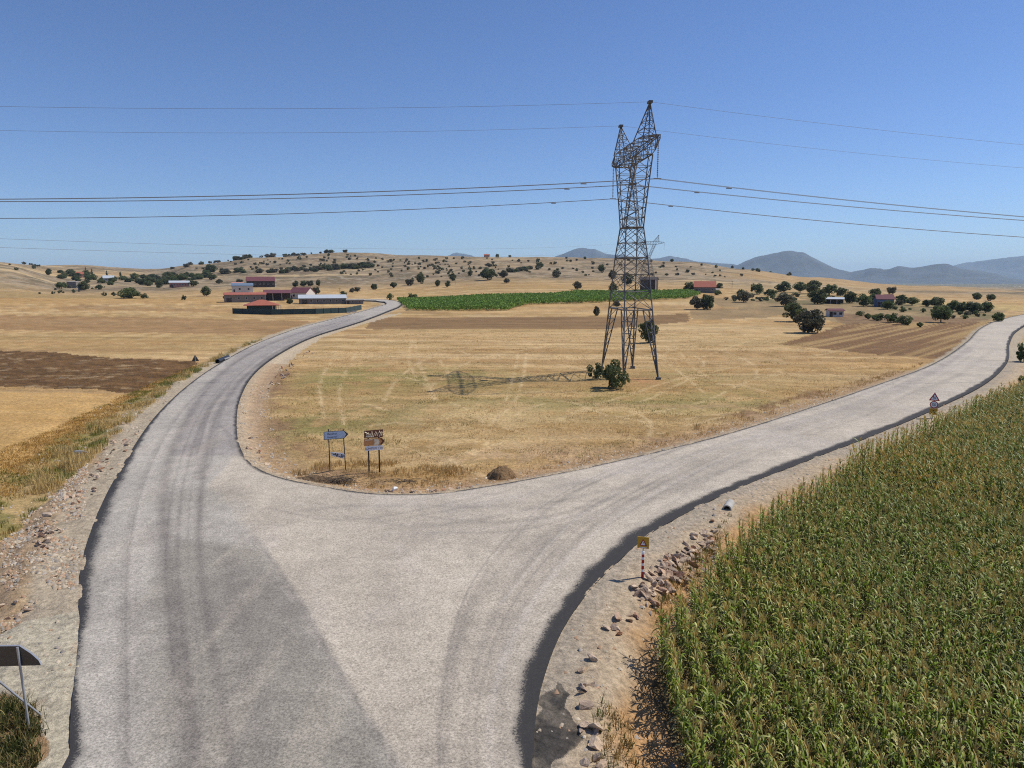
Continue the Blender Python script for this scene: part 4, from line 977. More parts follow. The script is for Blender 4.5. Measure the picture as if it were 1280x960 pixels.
rocks([(806, 742), (822, 724), (838, 708), (856, 694), (872, 680), (890, 664)], 128, (.26, .54), 'pinkish broken rock in the heap between the striped marker post and the maize', 'rocks heaped beside the marker post', 8, 7)
rocks([(742, 835), (726, 870), (738, 905), (745, 945), (735, 960)], 16, (.25, .6), 'beige rock on the bank beside the black patch', 'rocks by the black patch', 6, 10)
rocks([(765, 790), (790, 765), (800, 745)], 12, (.25, .45), 'beige rock on the bare bank below the heap', 'rocks below the heap', 8, 6)
rocks([(170, 540), (140, 570), (112, 602), (90, 632), (62, 660), (45, 680)], 85, (.2, .42), 'grey-white rock in the line of rubble along the left bank', 'rocks along the left bank', 8, 7)
rocks([(80, 680), (30, 720), (10, 760), (60, 740)], 28, (.15, .36), 'loose pale rock on the bare soil near the left border', 'loose rocks at the left', 18, 14)
rocks([(388, 438), (368, 455), (350, 470), (340, 484)], 34, (.3, .55), 'whitish rock along the inner shoulder of the left bend', 'rocks on the inner shoulder', 3, 3)
rocks([(312, 540), (318, 556), (330, 580)], 12, (.25, .45), 'pale rock at the start of the inner shoulder by the junction', 'rocks at the junction corner', 3, 4)
rocks([(455, 612), (500, 614), (540, 613), (585, 607)], 30, (.2, .36), 'cream rock in the row lining the tip of the stubble field', 'rocks lining the field tip', 6, 1.5)
o = bpy.data.objects.new('white_stone', ROCKS[2].copy()); o.data.materials.clear(); o.data.materials.append(simple('white_stone', (.85, .85, .83), .6, .03)); COL.objects.link(o)
p = G(493, 613); o.location = (p[0], p[1], gzs(p[0], p[1]) + .2); o.scale = (.42, .42, .6); tag(o, 'bright white stone in the rock row at the field tip', 'stone')
o = bpy.data.objects.new('marker_stone', ROCKS[4].copy()); o.data.materials.clear(); o.data.materials.append(simple('bluish_stone', tuple(A(150, 155, 160)), .8, .1)); COL.objects.link(o)
p = G(101, 563); o.location = (p[0], p[1], gzs(p[0], p[1]) + .2); o.scale = (.9, .7, .8); tag(o, 'blue-grey boulder in the grass of the left bank', 'boulder')

# loose gravel (uncountable)
g = np.random.default_rng(77); q = []
def band(poly, off, n, lo, hi):
    k = g.integers(0, len(poly) - 1, n); t = g.random((n, 1)); a = poly[k]; b = poly[k + 1]; p = a + (b - a) * t; d = b - a; d = d / np.maximum(1e-6, np.linalg.norm(d, axis=1))[:, None]
    nrm = np.stack([d[:, 1], -d[:, 0]], 1) * off; return p + nrm * g.uniform(lo, hi, (n, 1))
cand = np.vstack([band(dR, 1, 9000, -6, 6), band(dL, 1, 9000, -7, 7), band(dI, 1, 8000, -3, 3), rand_in(GP([(0, 786), (0, 665), (110, 575), (100, 770), (40, 775)]), 2500, 78)])
cand = cand[(np.hypot(cand[:, 0], cand[:, 1]) < 95) & ~onroad(cand, .05) & (cand[:, 1] > 8)]
cand = cand[fbm(cand[:, 0] / 1.5, cand[:, 1] / 1.5, 131, 3) > .44]
pz2 = gz(cand[:, 0], cand[:, 1]); N = len(cand); s = .03 + .09 * g.random(N) ** 3 + .0006 * np.hypot(cand[:, 0], cand[:, 1])
tet = np.array([[1, 0, 0], [-.7, .8, 0], [-.6, -.8, .1], [0, .1, .9]]) ; rotm = g.uniform(0, 6.28, N)
tv = tet[None] * (s[:, None, None] * g.uniform(.7, 1.3, (N, 4, 3))); cx = np.cos(rotm)[:, None]; sx = np.sin(rotm)[:, None]
V = np.stack([tv[:, :, 0] * cx - tv[:, :, 1] * sx + cand[:, :1], tv[:, :, 0] * sx + tv[:, :, 1] * cx + cand[:, 1:2], tv[:, :, 2] + pz2[:, None]], 2).reshape(-1, 3)
k = np.arange(N)[:, None, None] * 4; f = (k + np.array([[0, 1, 3], [1, 2, 3], [2, 0, 3]])[None]).reshape(-1, 3)
cc = np.repeat(np.array([A(200, 184, 160), A(168, 158, 146), A(184, 150, 120)])[g.integers(0, 3, N)] * g.uniform(.7, 1.2, (N, 1)), 4, 0)
M_grv, nt, b = new_mat('gravel'); at = nd(nt, 'ShaderNodeAttribute', attribute_name='Col'); nt.links.new(at.outputs['Color'], b.inputs['Base Color']); b.inputs['Roughness'].default_value = .9
o = np_mesh('gravel', V, f, M_grv, cc); tag(o, 'loose stones and gravel scattered over the road shoulders', 'gravel', kind='stuff')

# soil heap and brushwood
def heap(px, py, rx, ry, h, col, name, label, cat, seed):
    p = G(px, py); n = 44; V = []; c = []
    xs = np.linspace(-1.25, 1.25, n); XX, YY = np.meshgrid(xs, xs); r = np.sqrt(XX ** 2 + YY ** 2)
    zz = h * np.clip(1 - r ** 1.6, 0, None) * (.6 + .9 * fbm(XX * 2.2 + seed, YY * 2.2, seed, 4)) + (fbm(XX * 7, YY * 7, seed + 2, 3) - .5) * .22 * (r < 1.1) 
    wx = p[0] + XX * rx; wy = p[1] + YY * ry; base = gz(wx.ravel(), wy.ravel()).reshape(n, n)
    zz = np.where(r > 1.0, -.12, zz); V = np.stack([wx, wy, base + zz - .04], 2).reshape(-1, 3)
    a = np.arange(n - 1)[:, None] * n; j = np.arange(n - 1)[None]; f = np.stack([a + j, a + j + 1, a + n + j + 1, a + n + j], 2).reshape(-1, 4)
    o = np_mesh(name, V, f, M_ground, np.tile(col, (len(V), 1)), {'clod': np.ones(len(V))}, smooth=True)
    tag(o, label, cat); return o
heap(627, 592, 1.1, 1.1, .75, A(152, 122, 88), 'soil_heap', 'small brown heap of dug soil at the stubble field edge', 'soil heap', 4)
heap(395, 597, 1.5, .9, .32, A(126, 104, 80), 'earth_clod', 'low dark earth ridge left of the arrow signpost', 'earth ridge', 9)
tw = MB(); g2 = random.Random(4); p = G(424, 600); bz = gzs(p[0], p[1])
for _ in range(110):
    a = g2.uniform(0, 6.28); c = Vector((p[0] + g2.gauss(0, .55), p[1] + g2.gauss(0, .35), bz + g2.uniform(0, .3))); d = Vector((math.cos(a), math.sin(a), g2.uniform(-.2, .4))) * g2.uniform(.2, .6); tw.bar(c - d, c + d, .014, 3)
o = tw.build('brushwood_pile', simple('dead_twigs', tuple(A(92, 78, 62)), .9)); tag(o, 'tangle of dark dead twigs below the arrow signpost', 'brushwood')
tw = MB(); p = G(500, 600); bz = gzs(p[0], p[1])
for _ in range(60):
    a = g2.uniform(0, 6.28); c = Vector((p[0] + g2.gauss(0, .9), p[1] + g2.gauss(0, .25), bz + g2.uniform(0, .15))); d = Vector((math.cos(a), math.sin(a) * .4, g2.uniform(-.1, .2))) * g2.uniform(.2, .5); tw.bar(c - d, c + d, .013, 3)
o = tw.build('brushwood_pile', bpy.data.materials['dead_twigs']); tag(o, 'flat strip of dark twigs below the brown and white signs', 'brushwood')

# ------------------------------------------------------------------ pylon
M_steel = simple('galvanised_lattice', (.105, .11, .115), .6, .3, .6, metal=.1)
M_ins = simple('insulator_glass', (.20, .16, .12), .35, .1)
M_wire = simple('aluminium_wire', (.17, .18, .20), .7, .05)
def make_tower(label):
    t = empty('transmission_tower', (0, 0, 0), 0, label, 'pylon', None)
    lv = [(0, 6.3, 2.35), (9.4, 4.3, 1.9), (16.6, 2.7, 1.55), (20.8, 1.55, 1.2)]       # z, half along arm (x), half across (y)
    def at_(z):
        for (z0, a0, b0), (z1, a1, b1) in zip(lv[:-1], lv[1:]):
            if z <= z1: f = (z - z0) / (z1 - z0); return a0 + (a1 - a0) * f, b0 + (b1 - b0) * f
    # four lattice legs
    for sx in (-1, 1):
        for sy in (-1, 1):
            m = MB(); foot = Vector((sx * 6.3, sy * 2.35, 0)); top = Vector((sx * 4.3, sy * 1.9, 9.4))
            m.bar(foot, top, .10); tx = Vector((sx * 2.6, sy * 1.9, 9.4)); ty = Vector((sx * 4.3, sy * .6, 9.4))
            m.bar(foot, tx, .085); m.bar(foot, ty, .085); prev = (foot, foot, foot)
            for k in range(1, 7):
                f = k / 6; a = foot.lerp(top, f); b = foot.lerp(tx, f); c = foot.lerp(ty, f)
                m.bar(a, b, .05); m.bar(a, c, .05); m.bar(b, c, .04)
                if k > 1: m.bar(prev[0], b, .045); m.bar(prev[0], c, .045)
                prev = (a, b, c)
            m.box((foot.x, foot.y, .1), (.55, .55, .5)); m.build('leg', M_steel, t)
    m = MB(); zs = [9.4, 11.9, 14.3, 16.6, 18.7, 20.8]
    for i, z in enumerate(zs):
        a, b = at_(z); c = [Vector((-a, -b, z)), Vector((a, -b, z)), Vector((a, b, z)), Vector((-a, b, z))]
        for k in range(4): m.bar(c[k], c[(k + 1) % 4], .085 if z in (9.4, 16.6, 20.8) else .05)
        if z in (16.6, 20.8): m.bar(c[0], c[2], .05); m.bar(c[1], c[3], .05)
        if i:
            for k in range(4):
                m.bar(pc[k], c[k], .09); m.bar(pc[k], c[(k + 1) % 4], .045); m.bar(pc[(k + 1) % 4], c[k], .045)
                mid = (c[k] + c[(k + 1) % 4]) / 2; x_ = (pc[k] + c[k]) / 2; m.bar(mid, x_, .035); m.bar(mid, (pc[(k + 1) % 4] + c[(k + 1) % 4]) / 2, .035)
        pc = c
    m.build('body', M_steel, t)
    # head columns, opening outwards to the bridge
    for s in (-1, 1):
        m = MB(); z0, z1 = 20.8, 29.9; N = 7; pr = None
        for k in range(N + 1):
            f = k / N; z = z0 + (z1 - z0) * f; xo = 1.55 + (5.4 - 1.55) * f ** 1.1; xi = .15 + (3.5 - .15) * f; b = 1.2 - .15 * f
            if k == 0: xi = .2
            c = [Vector((s * xo, -b, z)), Vector((s * xo, b, z)), Vector((s * xi, b, z)), Vector((s * xi, -b, z))]
            for j in range(4): m.bar(c[j], c[(j + 1) % 4], .045)
            if pr:
                for j in range(4): m.bar(pr[j], c[j], .085 if j < 2 else .07); m.bar(pr[j] if k % 2 else pr[(j + 1) % 4], c[(j + 1) % 4] if k % 2 else c[j], .045)
            pr = c
        m.build('head_column', M_steel, t)
    m = MB(); xs = [-11, -9.2, -7.4, -5.4, -3.5, -1.75, 0, 1.75, 3.5, 5.4, 7.4, 9.2, 11]; pr = None
    for i, x in enumerate(xs):
        e = max(0, (abs(x) - 6.4) / 4.6); zb = 29.9 + e * 1.0; zt = 31.9 - e * .6; b = .9 * (1 - e * .75)
        c = [Vector((x, -b, zb)), Vector((x, b, zb)), Vector((x, b, zt)), Vector((x, -b, zt))]
        for j in range(4): m.bar(c[j], c[(j + 1) % 4], .05)
        m.bar(c[0], c[2], .04)
        if pr:
            for j in range(4): m.bar(pr[j], c[j], .07); m.bar(pr[j] if i % 2 else pr[(j + 1) % 4], c[(j + 1) % 4] if i % 2 else c[j], .05)
        pr = c
    m.build('crossarm', M_steel, t)
    for s in (-1, 1):
        m = MB(); top = Vector((s * 7.1, 0, 36.1)); B_ = [Vector((s * 3.6, -1.0, 31.9)), Vector((s * 3.6, 1.0, 31.9)), Vector((s * 7.4, .85, 31.8)), Vector((s * 7.4, -.85, 31.8))]; pr = B_
        for k in range(1, 5):
            f = k / 4.4; c = [p_.lerp(top, f) for p_ in B_]
            for j in range(4): m.bar(pr[j], c[j], .07); m.bar(c[j], c[(j + 1) % 4], .04); m.bar(pr[j], c[(j + 1) % 4], .04)
            pr = c
        for p_ in pr: m.bar(p_, top, .06)
        m.box((top.x, 0, 36.05), (.9, .5, .3)); m.build('earth_wire_peak', M_steel, t)
    def string(a, b):
        m = MB(); a = Vector(a); b = Vector(b); n = 22; m.bar(a, b, .035, 5)
        for k in range(2, n): c = a.lerp(b, k / n); d = (b - a).normalized() * .04; m.bar(c - d, c + d, .11, 8, .07)
        return m
    for s in (-1, 1):
        m = string((s * 11, 0, 30.9), (s * 11, 0, 26.1)); m.box((s * 11, 0, 26.0), (.3, .9, .12)); m.build('insulator_string', M_ins, t)
    m = string((-2.6, 0, 29.9), (0, 0, 26.9)); m.v += []; m2 = string((2.6, 0, 29.9), (0, 0, 26.9)); m.add(m2.v, m2.f); m.box((0, 0, 26.8), (.7, .9, .2)); m.build('insulator_string', M_ins, t)
    return t
T1 = make_tower('tall steel lattice pylon standing in the stubble field between the roads')
TC = np.array([16.3, 100.5]); ad = np.array([2.35, -22]); ad = ad / np.linalg.norm(ad); ang = math.atan2(ad[1], ad[0])
T1.location = (TC[0], TC[1], gzs(*TC) - .05); T1.rotation_euler = (0, 0, ang); T1.scale = (1, 1, .965); TZ0 = T1.location[2]
T2 = copy_tree(T1); tag(T2, 'distant steel pylon behind the big one beside the dark two-storey house'); p = G(808, 381); p = p * (500 / p[1]); T2.location = (p[0], p[1], float(h0(p[0], p[1])) - 1.0); T2.rotation_euler = (0, 0, ang + R(62))
ld = np.array([-ad[1], ad[0]])     # towards the right of the picture
if ld[0] < 0: ld = -ld
def wire(name, label, aoff, z, dirn, edge, bundle, rad, L=330, S=9.5, cat='power line', group=None, mb=None):
    p0 = np.array([*(TC + ad * aoff), z * .965 + TZ0]); d = ld * dirn
    # where the line's vertical plane meets the border column of the photograph
    px, py = edge; r = ray(px, py); M_ = np.array([[d[0], -r[0]], [d[1], -r[1]]]); sol = np.linalg.solve(M_, -p0[:2]); t = sol[0]; zt = HC + r[2] * sol[1]
    # z(t)=z0+k t/L-4S t/L(1-t/L)
    k = (zt - p0[2] + 4 * S * t / L * (1 - t / L)) * L / t
    m = MB(); tt = np.linspace(0, L, 70)
    offs = [-.22, .22] if bundle else [0]
    for of in offs:
        pts_ = [Vector((p0[0] + d[0] * s_ + ad[0] * of, p0[1] + d[1] * s_ + ad[1] * of, p0[2] + k * s_ / L - 4 * S * s_ / L * (1 - s_ / L))) for s_ in tt]
        for a, b in zip(pts_[:-1], pts_[1:]): m.bar(a, b, rad, 4, caps=False)
    if bundle:
        for s_ in (9.0,):
            c = Vector((p0[0] + d[0] * s_, p0[1] + d[1] * s_, p0[2] + k * s_ / L - 4 * S * s_ / L * (1 - s_ / L) - .12)); w = Vector((d[0], d[1], 0)) * .35; m.bar(c - w, c + w, .07, 6)
    o = m.build(name, M_wire); tag(o, label, cat, group); return o
wire('power_line', 'twin conductor from the left arm of the pylon running to the left border', -11, 26.0, -1, (0, 273), True, .026)
wire('power_line', 'twin conductor from the right arm of the pylon running to the left border', 11, 26.0, -1, (0, 249), True, .026)
wire('power_line', 'twin conductor from the pylon centre running to the left border', 0, 26.7, -1, (0, 252), True, .026)
wire('power_line', 'twin conductor from the right arm of the pylon running to the right border', 11, 26.0, 1, (1280, 271), True, .026)
wire('power_line', 'twin conductor from the pylon centre running to the right border', 0, 26.7, 1, (1280, 275.5), True, .026)
wire('power_line', 'lowest twin conductor from the left arm running to the right border', -11, 26.0, 1, (1280, 296.5), True, .026)
wire('earth_wire', 'thin upper earth wire from the higher pylon peak to the left border', 7.1, 36.1, -1, (0, 133), False, .016, cat='wire')
wire('earth_wire', 'thin earth wire from the lower pylon peak to the left border', -7.1, 36.1, -1, (0, 163), False, .016, cat='wire')
wire('earth_wire', 'thin upper earth wire from the higher pylon peak to the right border', 7.1, 36.1, 1, (1280, 181), False, .016, cat='wire')
wire('earth_wire', 'thin earth wire from the lower pylon peak to the right border', -7.1, 36.1, 1, (1280, 210), False, .016, cat='wire')
# line of the distant pylon
p2 = np.array(T2.location)
for zz, e, lb in ((31, (0, 281), 'faint upper wire of the distant pylon crossing the sky low on the left'), (26, (0, 292), 'faint lower wire of the distant pylon crossing the sky low on the left')):
    q_ = pty(*e, 150); a = Vector((p2[0], p2[1], p2[2] + zz)); b = Vector(q_); b = a + (b - a) * 1.2; m = MB(); pr = a
    for k in range(1, 41):
        f = k / 40; c = a.lerp(b, f) - Vector((0, 0, 4 * 5 * f * (1 - f))); m.bar(pr, c, .028, 4, caps=False); pr = c
    tag(m.build('power_line', M_wire), lb, 'power line')

# ------------------------------------------------------------------ signs
M_post = simple('dark_steel_post', (.035, .032, .03), .6, .1); M_galv = simple('galvanised_post', (.42, .43, .44), .45, .08, metal=.5)
M_blue = simple('pale_blue_board', tuple(A(196, 212, 232)), .5, .04); M_white = simple('white_board', (.85, .85, .87), .5, .03); M_black = simple('black_paint', (.03, .03, .035), .5, .05)
M_brown = simple('brown_board', tuple(A(112, 62, 40)), .5, .08); M_orange = simple('orange_board', tuple(A(214, 150, 90)), .5, .08); M_cream = simple('cream_paint', tuple(A(245, 228, 196)), .6, .05)
M_yel = simple('yellow_board', tuple(A(206, 158, 44)), .5, .05); M_red = simple('red_paint', tuple(A(176, 32, 30)), .5, .05); M_back = simple('grey_sign_back', (.10, .098, .09), .45, .08, metal=.5)
def text(s, size, loc, mat, parent, rot=(R(90), 0, 0), align='LEFT', sx=1):
    cu = bpy.data.curves.new('lettering', 'FONT'); cu.body = s; cu.size = size; cu.extrude = .003; cu.align_x = align; cu.materials.append(mat)
    t_ = bpy.data.objects.new('lettering', cu); me = bpy.data.meshes.new_from_object(t_); me.name = 'lettering'; bpy.data.objects.remove(t_); o = bpy.data.objects.new('lettering', me); COL.objects.link(o); o.location = loc; o.rotation_euler = rot; o.scale = (sx, 1, 1); o.parent = parent; return o
# arrow signpost
p = G(422, 586); k = .0548; bz = gzs(p[0], p[1])
s = empty('direction_sign', (p[0], p[1], bz), R(20), 'pale blue arrow signboard with black tip on two posts and a tilted board below', 'signpost')
m = MB(); m.bar((-.52, .02, -.3), (-.52, .02, 2.95), .035, 8); m.build('post', M_post, s); m = MB(); m.bar((.55, .02, -.3), (.47, .02, 2.9), .035, 8); m.build('post', M_post, s)
m = MB(); bd = [(-.84, 2.24), (.52, 2.24), (.52, 2.78), (-.84, 2.78)]; m.prism(bd, -.05, -.02); bo = m.build('board', M_blue, s)
m = MB(); fr = [((-.84, 2.24), (.52, 2.24)), ((-.84, 2.78), (.52, 2.78)), ((-.84, 2.24), (-.84, 2.78))]
for a, b in fr: m.bar((a[0], -.055, a[1]), (b[0], -.055, b[1]), .02, 4)
m.build('border', M_black, bo); m = MB(); m.prism([(.521, 2.24), (.82, 2.51), (.521, 2.78)], -.05, -.02); tipo = m.build('arrow_tip', M_black, bo)
m = MB(); m.prism([(.50, 2.28), (.66, 2.51), (.50, 2.74)], -.056, -.052); m.build('chevron', M_blue, bo)
text('Bıçakcı', .19, (-.62, -.054, 2.55), M_black, bo, sx=1.25); text('Kayapınar', .15, (-.62, -.054, 2.34), M_black, bo, sx=1.1)
m = MB(); m.prism([(-.42, 1.08), (.44, .78), (.50, 1.08), (.42, 1.18), (-.45, 1.34)], -.06, -.03); b2 = m.build('lower_board', M_white, s); b2['label'] = 'tilted small white board with dark pattern'
m = MB()
for i_, (a, b) in enumerate([((-.38, 1.26), (-.1, 1.18)), ((-.3, 1.14), (-.05, 1.1)), ((-.12, 1.24), (-.02, .98)), ((0, 1.2), (.06, .96)), ((.06, 1.16), (.24, 1.08)), ((.14, 1.0), (.24, .9)), ((.3, 1.14), (.3, .9)), ((.3, .9), (.42, .95)), ((.42, .95), (.38, 1.1))]):
    m.bar((a[0], -.066, a[1]), (b[0], -.066, b[1]), .03, 4)
m.build('marking', M_black, b2)
# brown / white signpost
p = G(468, 588); bz = gzs(p[0], p[1]); s = empty('information_sign', (p[0], p[1], bz), R(20), 'three stacked boards, brown patterned, brown arrow and white strip, on two thick dark posts', 'signpost')
for x in (-.36, .36):
    m = MB(); m.box((x, .03, .9), (.09, .09, 3.4)); m.build('post', M_post, s)
m = MB(); m.prism([(-.64, 2.45), (.62, 2.45), (.66, 3.0), (-.64, 2.98)], -.06, -.03); b1 = m.build('top_board', M_brown, s)
m = MB(); g3 = random.Random(8)
for i_ in range(9):      # white figure pattern
    x = -.54 + i_ * .13; pts_ = [(x, 2.5 + g3.random() * .12), (x + .05 + g3.random() * .06, 2.62 + g3.random() * .2), (x + g3.random() * .1, 2.76 + g3.random() * .16)]
    for a, b in zip(pts_[:-1], pts_[1:]): m.bar((a[0], -.066, a[1]), (b[0], -.066, b[1]), .028, 4)
m.bar((-.6, -.066, 2.9), (-.3, -.066, 2.72), .03, 4); m.bar((-.5, -.066, 2.56), (.0, -.066, 2.52), .03, 4); m.build('marking', M_cream, b1)
m = MB(); m.prism([(-.66, 1.92), (.54, 1.92), (.76, 2.17), (.54, 2.41), (-.66, 2.41)], -.06, -.03); b1 = m.build('arrow_board', M_orange, s)
m = MB(); m.prism([(.42, 1.94), (.56, 1.94), (.75, 2.17), (.56, 2.39), (.42, 2.39), (.58, 2.17)], -.068, -.062); m.build('chevron', M_brown, b1)
m = MB(); m.prism([(-.02, 1.96), (.34, 1.96), (.40, 2.17), (.3, 2.36), (.02, 2.36), (.06, 2.1)], -.067, -.062); m.prism([(-.6, 2.30), (-.08, 2.30), (-.08, 2.36), (-.6, 2.36)], -.067, -.062); m.build('marking', M_cream, b1)
m = MB(); m.prism([(-.6, 1.58), (.60, 1.58), (.60, 1.89), (-.6, 1.89)], -.06, -.03); b1 = m.build('white_board', M_white, s); text('GÜMÜTLER  1 km', .19, (0, -.066, 1.66), simple('navy_paint', (.03, .04, .09), .5), b1, align='CENTER', sx=.82)
# striped marker with yellow hazard plate
p = G(803, 722); bz = gzs(p[0], p[1]); s = empty('marker_post', (p[0], p[1], bz), R(-16), 'red and white striped marker post carrying a square yellow warning plate', 'marker post')
m = MB(); m.bar((0, 0, -.3), (0, 0, 1.15), .06, 12); m.build('post', M_red, s)
for z in (.28, .56, .84, 1.08):
    m = MB(); m.bar((0, 0, z), (0, 0, z + .11), .0625, 12); m.build('white_band', M_white, s)
m = MB(); m.box((0, .02, 1.5), (.05, .04, .7)); m.build('bracket', M_galv, s)
m = MB(); m.box((0, -.05, 1.62), (.5, .03, .52)); y_ = m.build('plate', M_yel, s)
m = MB()
for a, b in (((-.14, 1.50), (.14, 1.50)), ((.14, 1.50), (0, 1.76)), ((0, 1.76), (-.14, 1.50))): m.bar((a[0], -.07, a[1]), (b[0], -.07, b[1]), .018, 4)
m.build('warning_triangle', M_red, y_); m = MB(); m.prism([(-.10, 1.515), (.10, 1.515), (0, 1.72)], -.071, -.068); wt_ = m.build('triangle_face', M_white, y_)
m = MB(); m.bar((0, -.075, 1.57), (0, -.075, 1.65), .012, 4); m.build('symbol', M_black, y_)
m = MB(); m.box((0, -.066, 1.40), (.34, .006, .03)); m.build('white_strip', M_white, y_)
# round culvert mouth
p = G(909, 637); bz = gzs(p[0], p[1]); s = empty('culvert_pipe', (p[0], p[1], bz + .02), R(-25), 'round concrete culvert mouth sticking out of the gravel bank', 'culvert pipe')
m = MB(); n = 20; ri, ro = .19, .25; V = []
for yy in (-.08, 1.2):
    for r_ in (ro, ri): V += [(math.cos(6.283 * k / n) * r_, yy, math.sin(6.283 * k / n) * r_) for k in range(n)]
Fz = []
for k in range(n):
    k2 = (k + 1) % n; Fz += [(k, k2, n + k2, n + k), (k, 2 * n + k, 2 * n + k2, k2), (n + k, n + k2, 3 * n + k2, 3 * n + k)]
m.add(V, Fz); m.build('pipe_wall', simple('concrete', (.42, .40, .36), .9, .15), s)
m = MB(); m.bar((0, .7, 0), (0, .72, 0), .185, 20); m.build('pipe_inside', M_black, s)
# warning triangle + speed limit on the right
p = G(1166, 523); bz = gzs(p[0], p[1]); s = empty('warning_sign', (p[0], p[1], bz - .72), R(-28), 'red bordered triangle over a round speed sign and a yellow plate at the maize edge', 'road sign')
m = MB(); m.bar((0, .03, -.3), (0, .03, 3.1), .035, 8); m.build('post', M_galv, s)
m = MB(); m.prism([(-.46, 2.42), (.46, 2.42), (0, 3.22)], -.03, 0); tr = m.build('triangle_plate', M_red, s); m = MB(); m.prism([(-.30, 2.51), (.30, 2.51), (0, 3.03)], -.036, -.032); tf = m.build('triangle_face', M_white, tr)
m = MB(); m.bar((-.04, -.04, 2.6), (-.09, -.04, 2.85), .03, 4); m.bar((.07, -.04, 2.6), (.02, -.04, 2.8), .03, 4); m.build('symbol', M_black, tf)
m = MB(); m.bar((0, -.03, 2.05), (0, 0, 2.05), .35, 24); ro_ = m.build('round_plate', M_red, s); m = MB(); m.bar((0, -.036, 2.05), (0, -.032, 2.05), .27, 24); rf = m.build('round_face', M_white, ro_); text('50', .36, (0, -.04, 1.92), M_black, rf, align='CENTER')
m = MB(); m.box((0, -.02, 1.38), (.66, .03, .6)); yp = m.build('yellow_plate', M_yel, s); m = MB(); m.bar((-.15, -.04, 1.25), (.0, -.04, 1.5), .03, 4); m.bar((0, -.04, 1.5), (.15, -.04, 1.25), .03, 4); m.build('symbol', M_black, yp)
# triangle seen from behind on the left
p = G(245, 464); bz = gzs(p[0], p[1]); s = empty('warning_sign', (p[0], p[1], bz), R(12), 'dark back of a triangular road sign on a grey post beside the left road', 'road sign')
m = MB(); m.bar((0, -.03, -.3), (0, -.03, 2.3), .04, 8); m.build('post', M_galv, s); m = MB(); m.prism([(-.5, 1.45), (.5, 1.45), (0, 2.4)], 0, .03); m.build('triangle_plate', M_back, s)
# black pipe lying on the shoulder
a = G(270, 455); b = G(287, 448); c = (a + b) / 2; m = MB(); L = min(6.5, np.linalg.norm(b[:2] - a[:2])); dd_ = math.atan2((b - a)[1], (b - a)[0])
s = empty('drain_pipe', (c[0], c[1], gzs(c[0], c[1]) + .3), dd_, 'black plastic drain pipe lying on the left road shoulder', 'pipe')
n = 18; V = []; rings = 30
for k in range(rings + 1):
    x = -L / 2 + L * k / rings; r_ = .34 + (.02 if k % 2 else 0); V += [(x, math.cos(6.283 * j_ / n) * r_, math.sin(6.283 * j_ / n) * r_) for j_ in range(n)]
Fz = [(k * n + j_, k * n + (j_ + 1) % n, (k + 1) * n + (j_ + 1) % n, (k + 1) * n + j_) for k in range(rings) for j_ in range(n)]
m.add(V, Fz); m.build('pipe_wall', simple('black_plastic', (.02, .02, .022), .45, .05), s)
m = MB(); m.bar((-L * .1, -.36, .05), (L * .45, -.4, .02), .14, 8); m.build('grey_liner', simple('grey_sheet', (.25, .24, .23), .7), s)
# sign back in the lower left corner
p = G(38, 915); bz = gzs(p[0], p[1]); zt = bz + 2.75
s = empty('direction_sign', (p[0], p[1], bz - .22), R(3), 'dark back of an arrow signboard on galvanised posts at the lower left corner', 'signpost')
m = MB(); m.bar((0, 0, -.3), (-.12, 0, 2.85), .035, 10); m.build('post', M_galv, s)
m = MB(); pts_ = [Vector((-.98, -.1, 2.35)), Vector((-.82, .1, 1.8)), Vector((-.55, .35, 1.2)), Vector((-.2, .75, .35)), Vector((-.05, .95, -.1))]; m.tube(pts_, .03, 8); m.build('brace', M_galv, s)
m = MB(); m.bar((-1.7, 0, -.3), (-1.7, 0, 2.85), .035, 10); m.build('post', M_galv, s)
m = MB(); sh = [(-2.3, 2.26), (.46, 2.26), (.40, 2.42), (.22, 2.62), (-.08, 2.86), (-2.3, 2.90)]; m.prism(sh, .04, .09); bo = m.build('board', M_back, s)
m = MB()
for a, b in zip([(-2.3, 2.905), (-.08, 2.865), (.22, 2.625), (.40, 2.425)], [(-.08, 2.865), (.22, 2.625), (.40, 2.425), (.46, 2.265)]): m.bar((a[0], .065, a[1]), (b[0], .065, b[1]), .028, 4)
m.build('lit_edge', simple('painted_edge_light', (.6, .6, .6), .35, .05, metal=.4), bo)  # light on the board's top edge painted as a pale strip

# ------------------------------------------------------------------ buildings
def MM(c, name='wall', v=.12, sc=.6): return simple(name, tuple(A(*c)), .85, v, sc, bump=.0)
M_glass = simple('window_glass', (.02, .025, .03), .15, .02)
M_redroof = MM((172, 98, 76), 'red_tiles', .15, 1.2); M_maroon = MM((112, 62, 68), 'maroon_sheet', .08); M_grey = MM((128, 122, 116), 'grey_block'); M_whiteW = MM((214, 206, 196), 'white_render', .06)
M_paleroof = MM((190, 196, 200), 'pale_sheet', .05); M_teal = MM((44, 66, 66), 'teal_boards', .1); M_dark = MM((70, 60, 56), 'dark_brick', .2, 1.5); M_bluewall = MM((92, 116, 152), 'blue_render', .1)
M_stone = MM((120, 116, 112), 'stone_wall', .25, 1.5); M_blueroof = MM((110, 128, 148), 'blue_grey_sheet', .06); M_pink = MM((196, 140, 124), 'pink_render', .1)
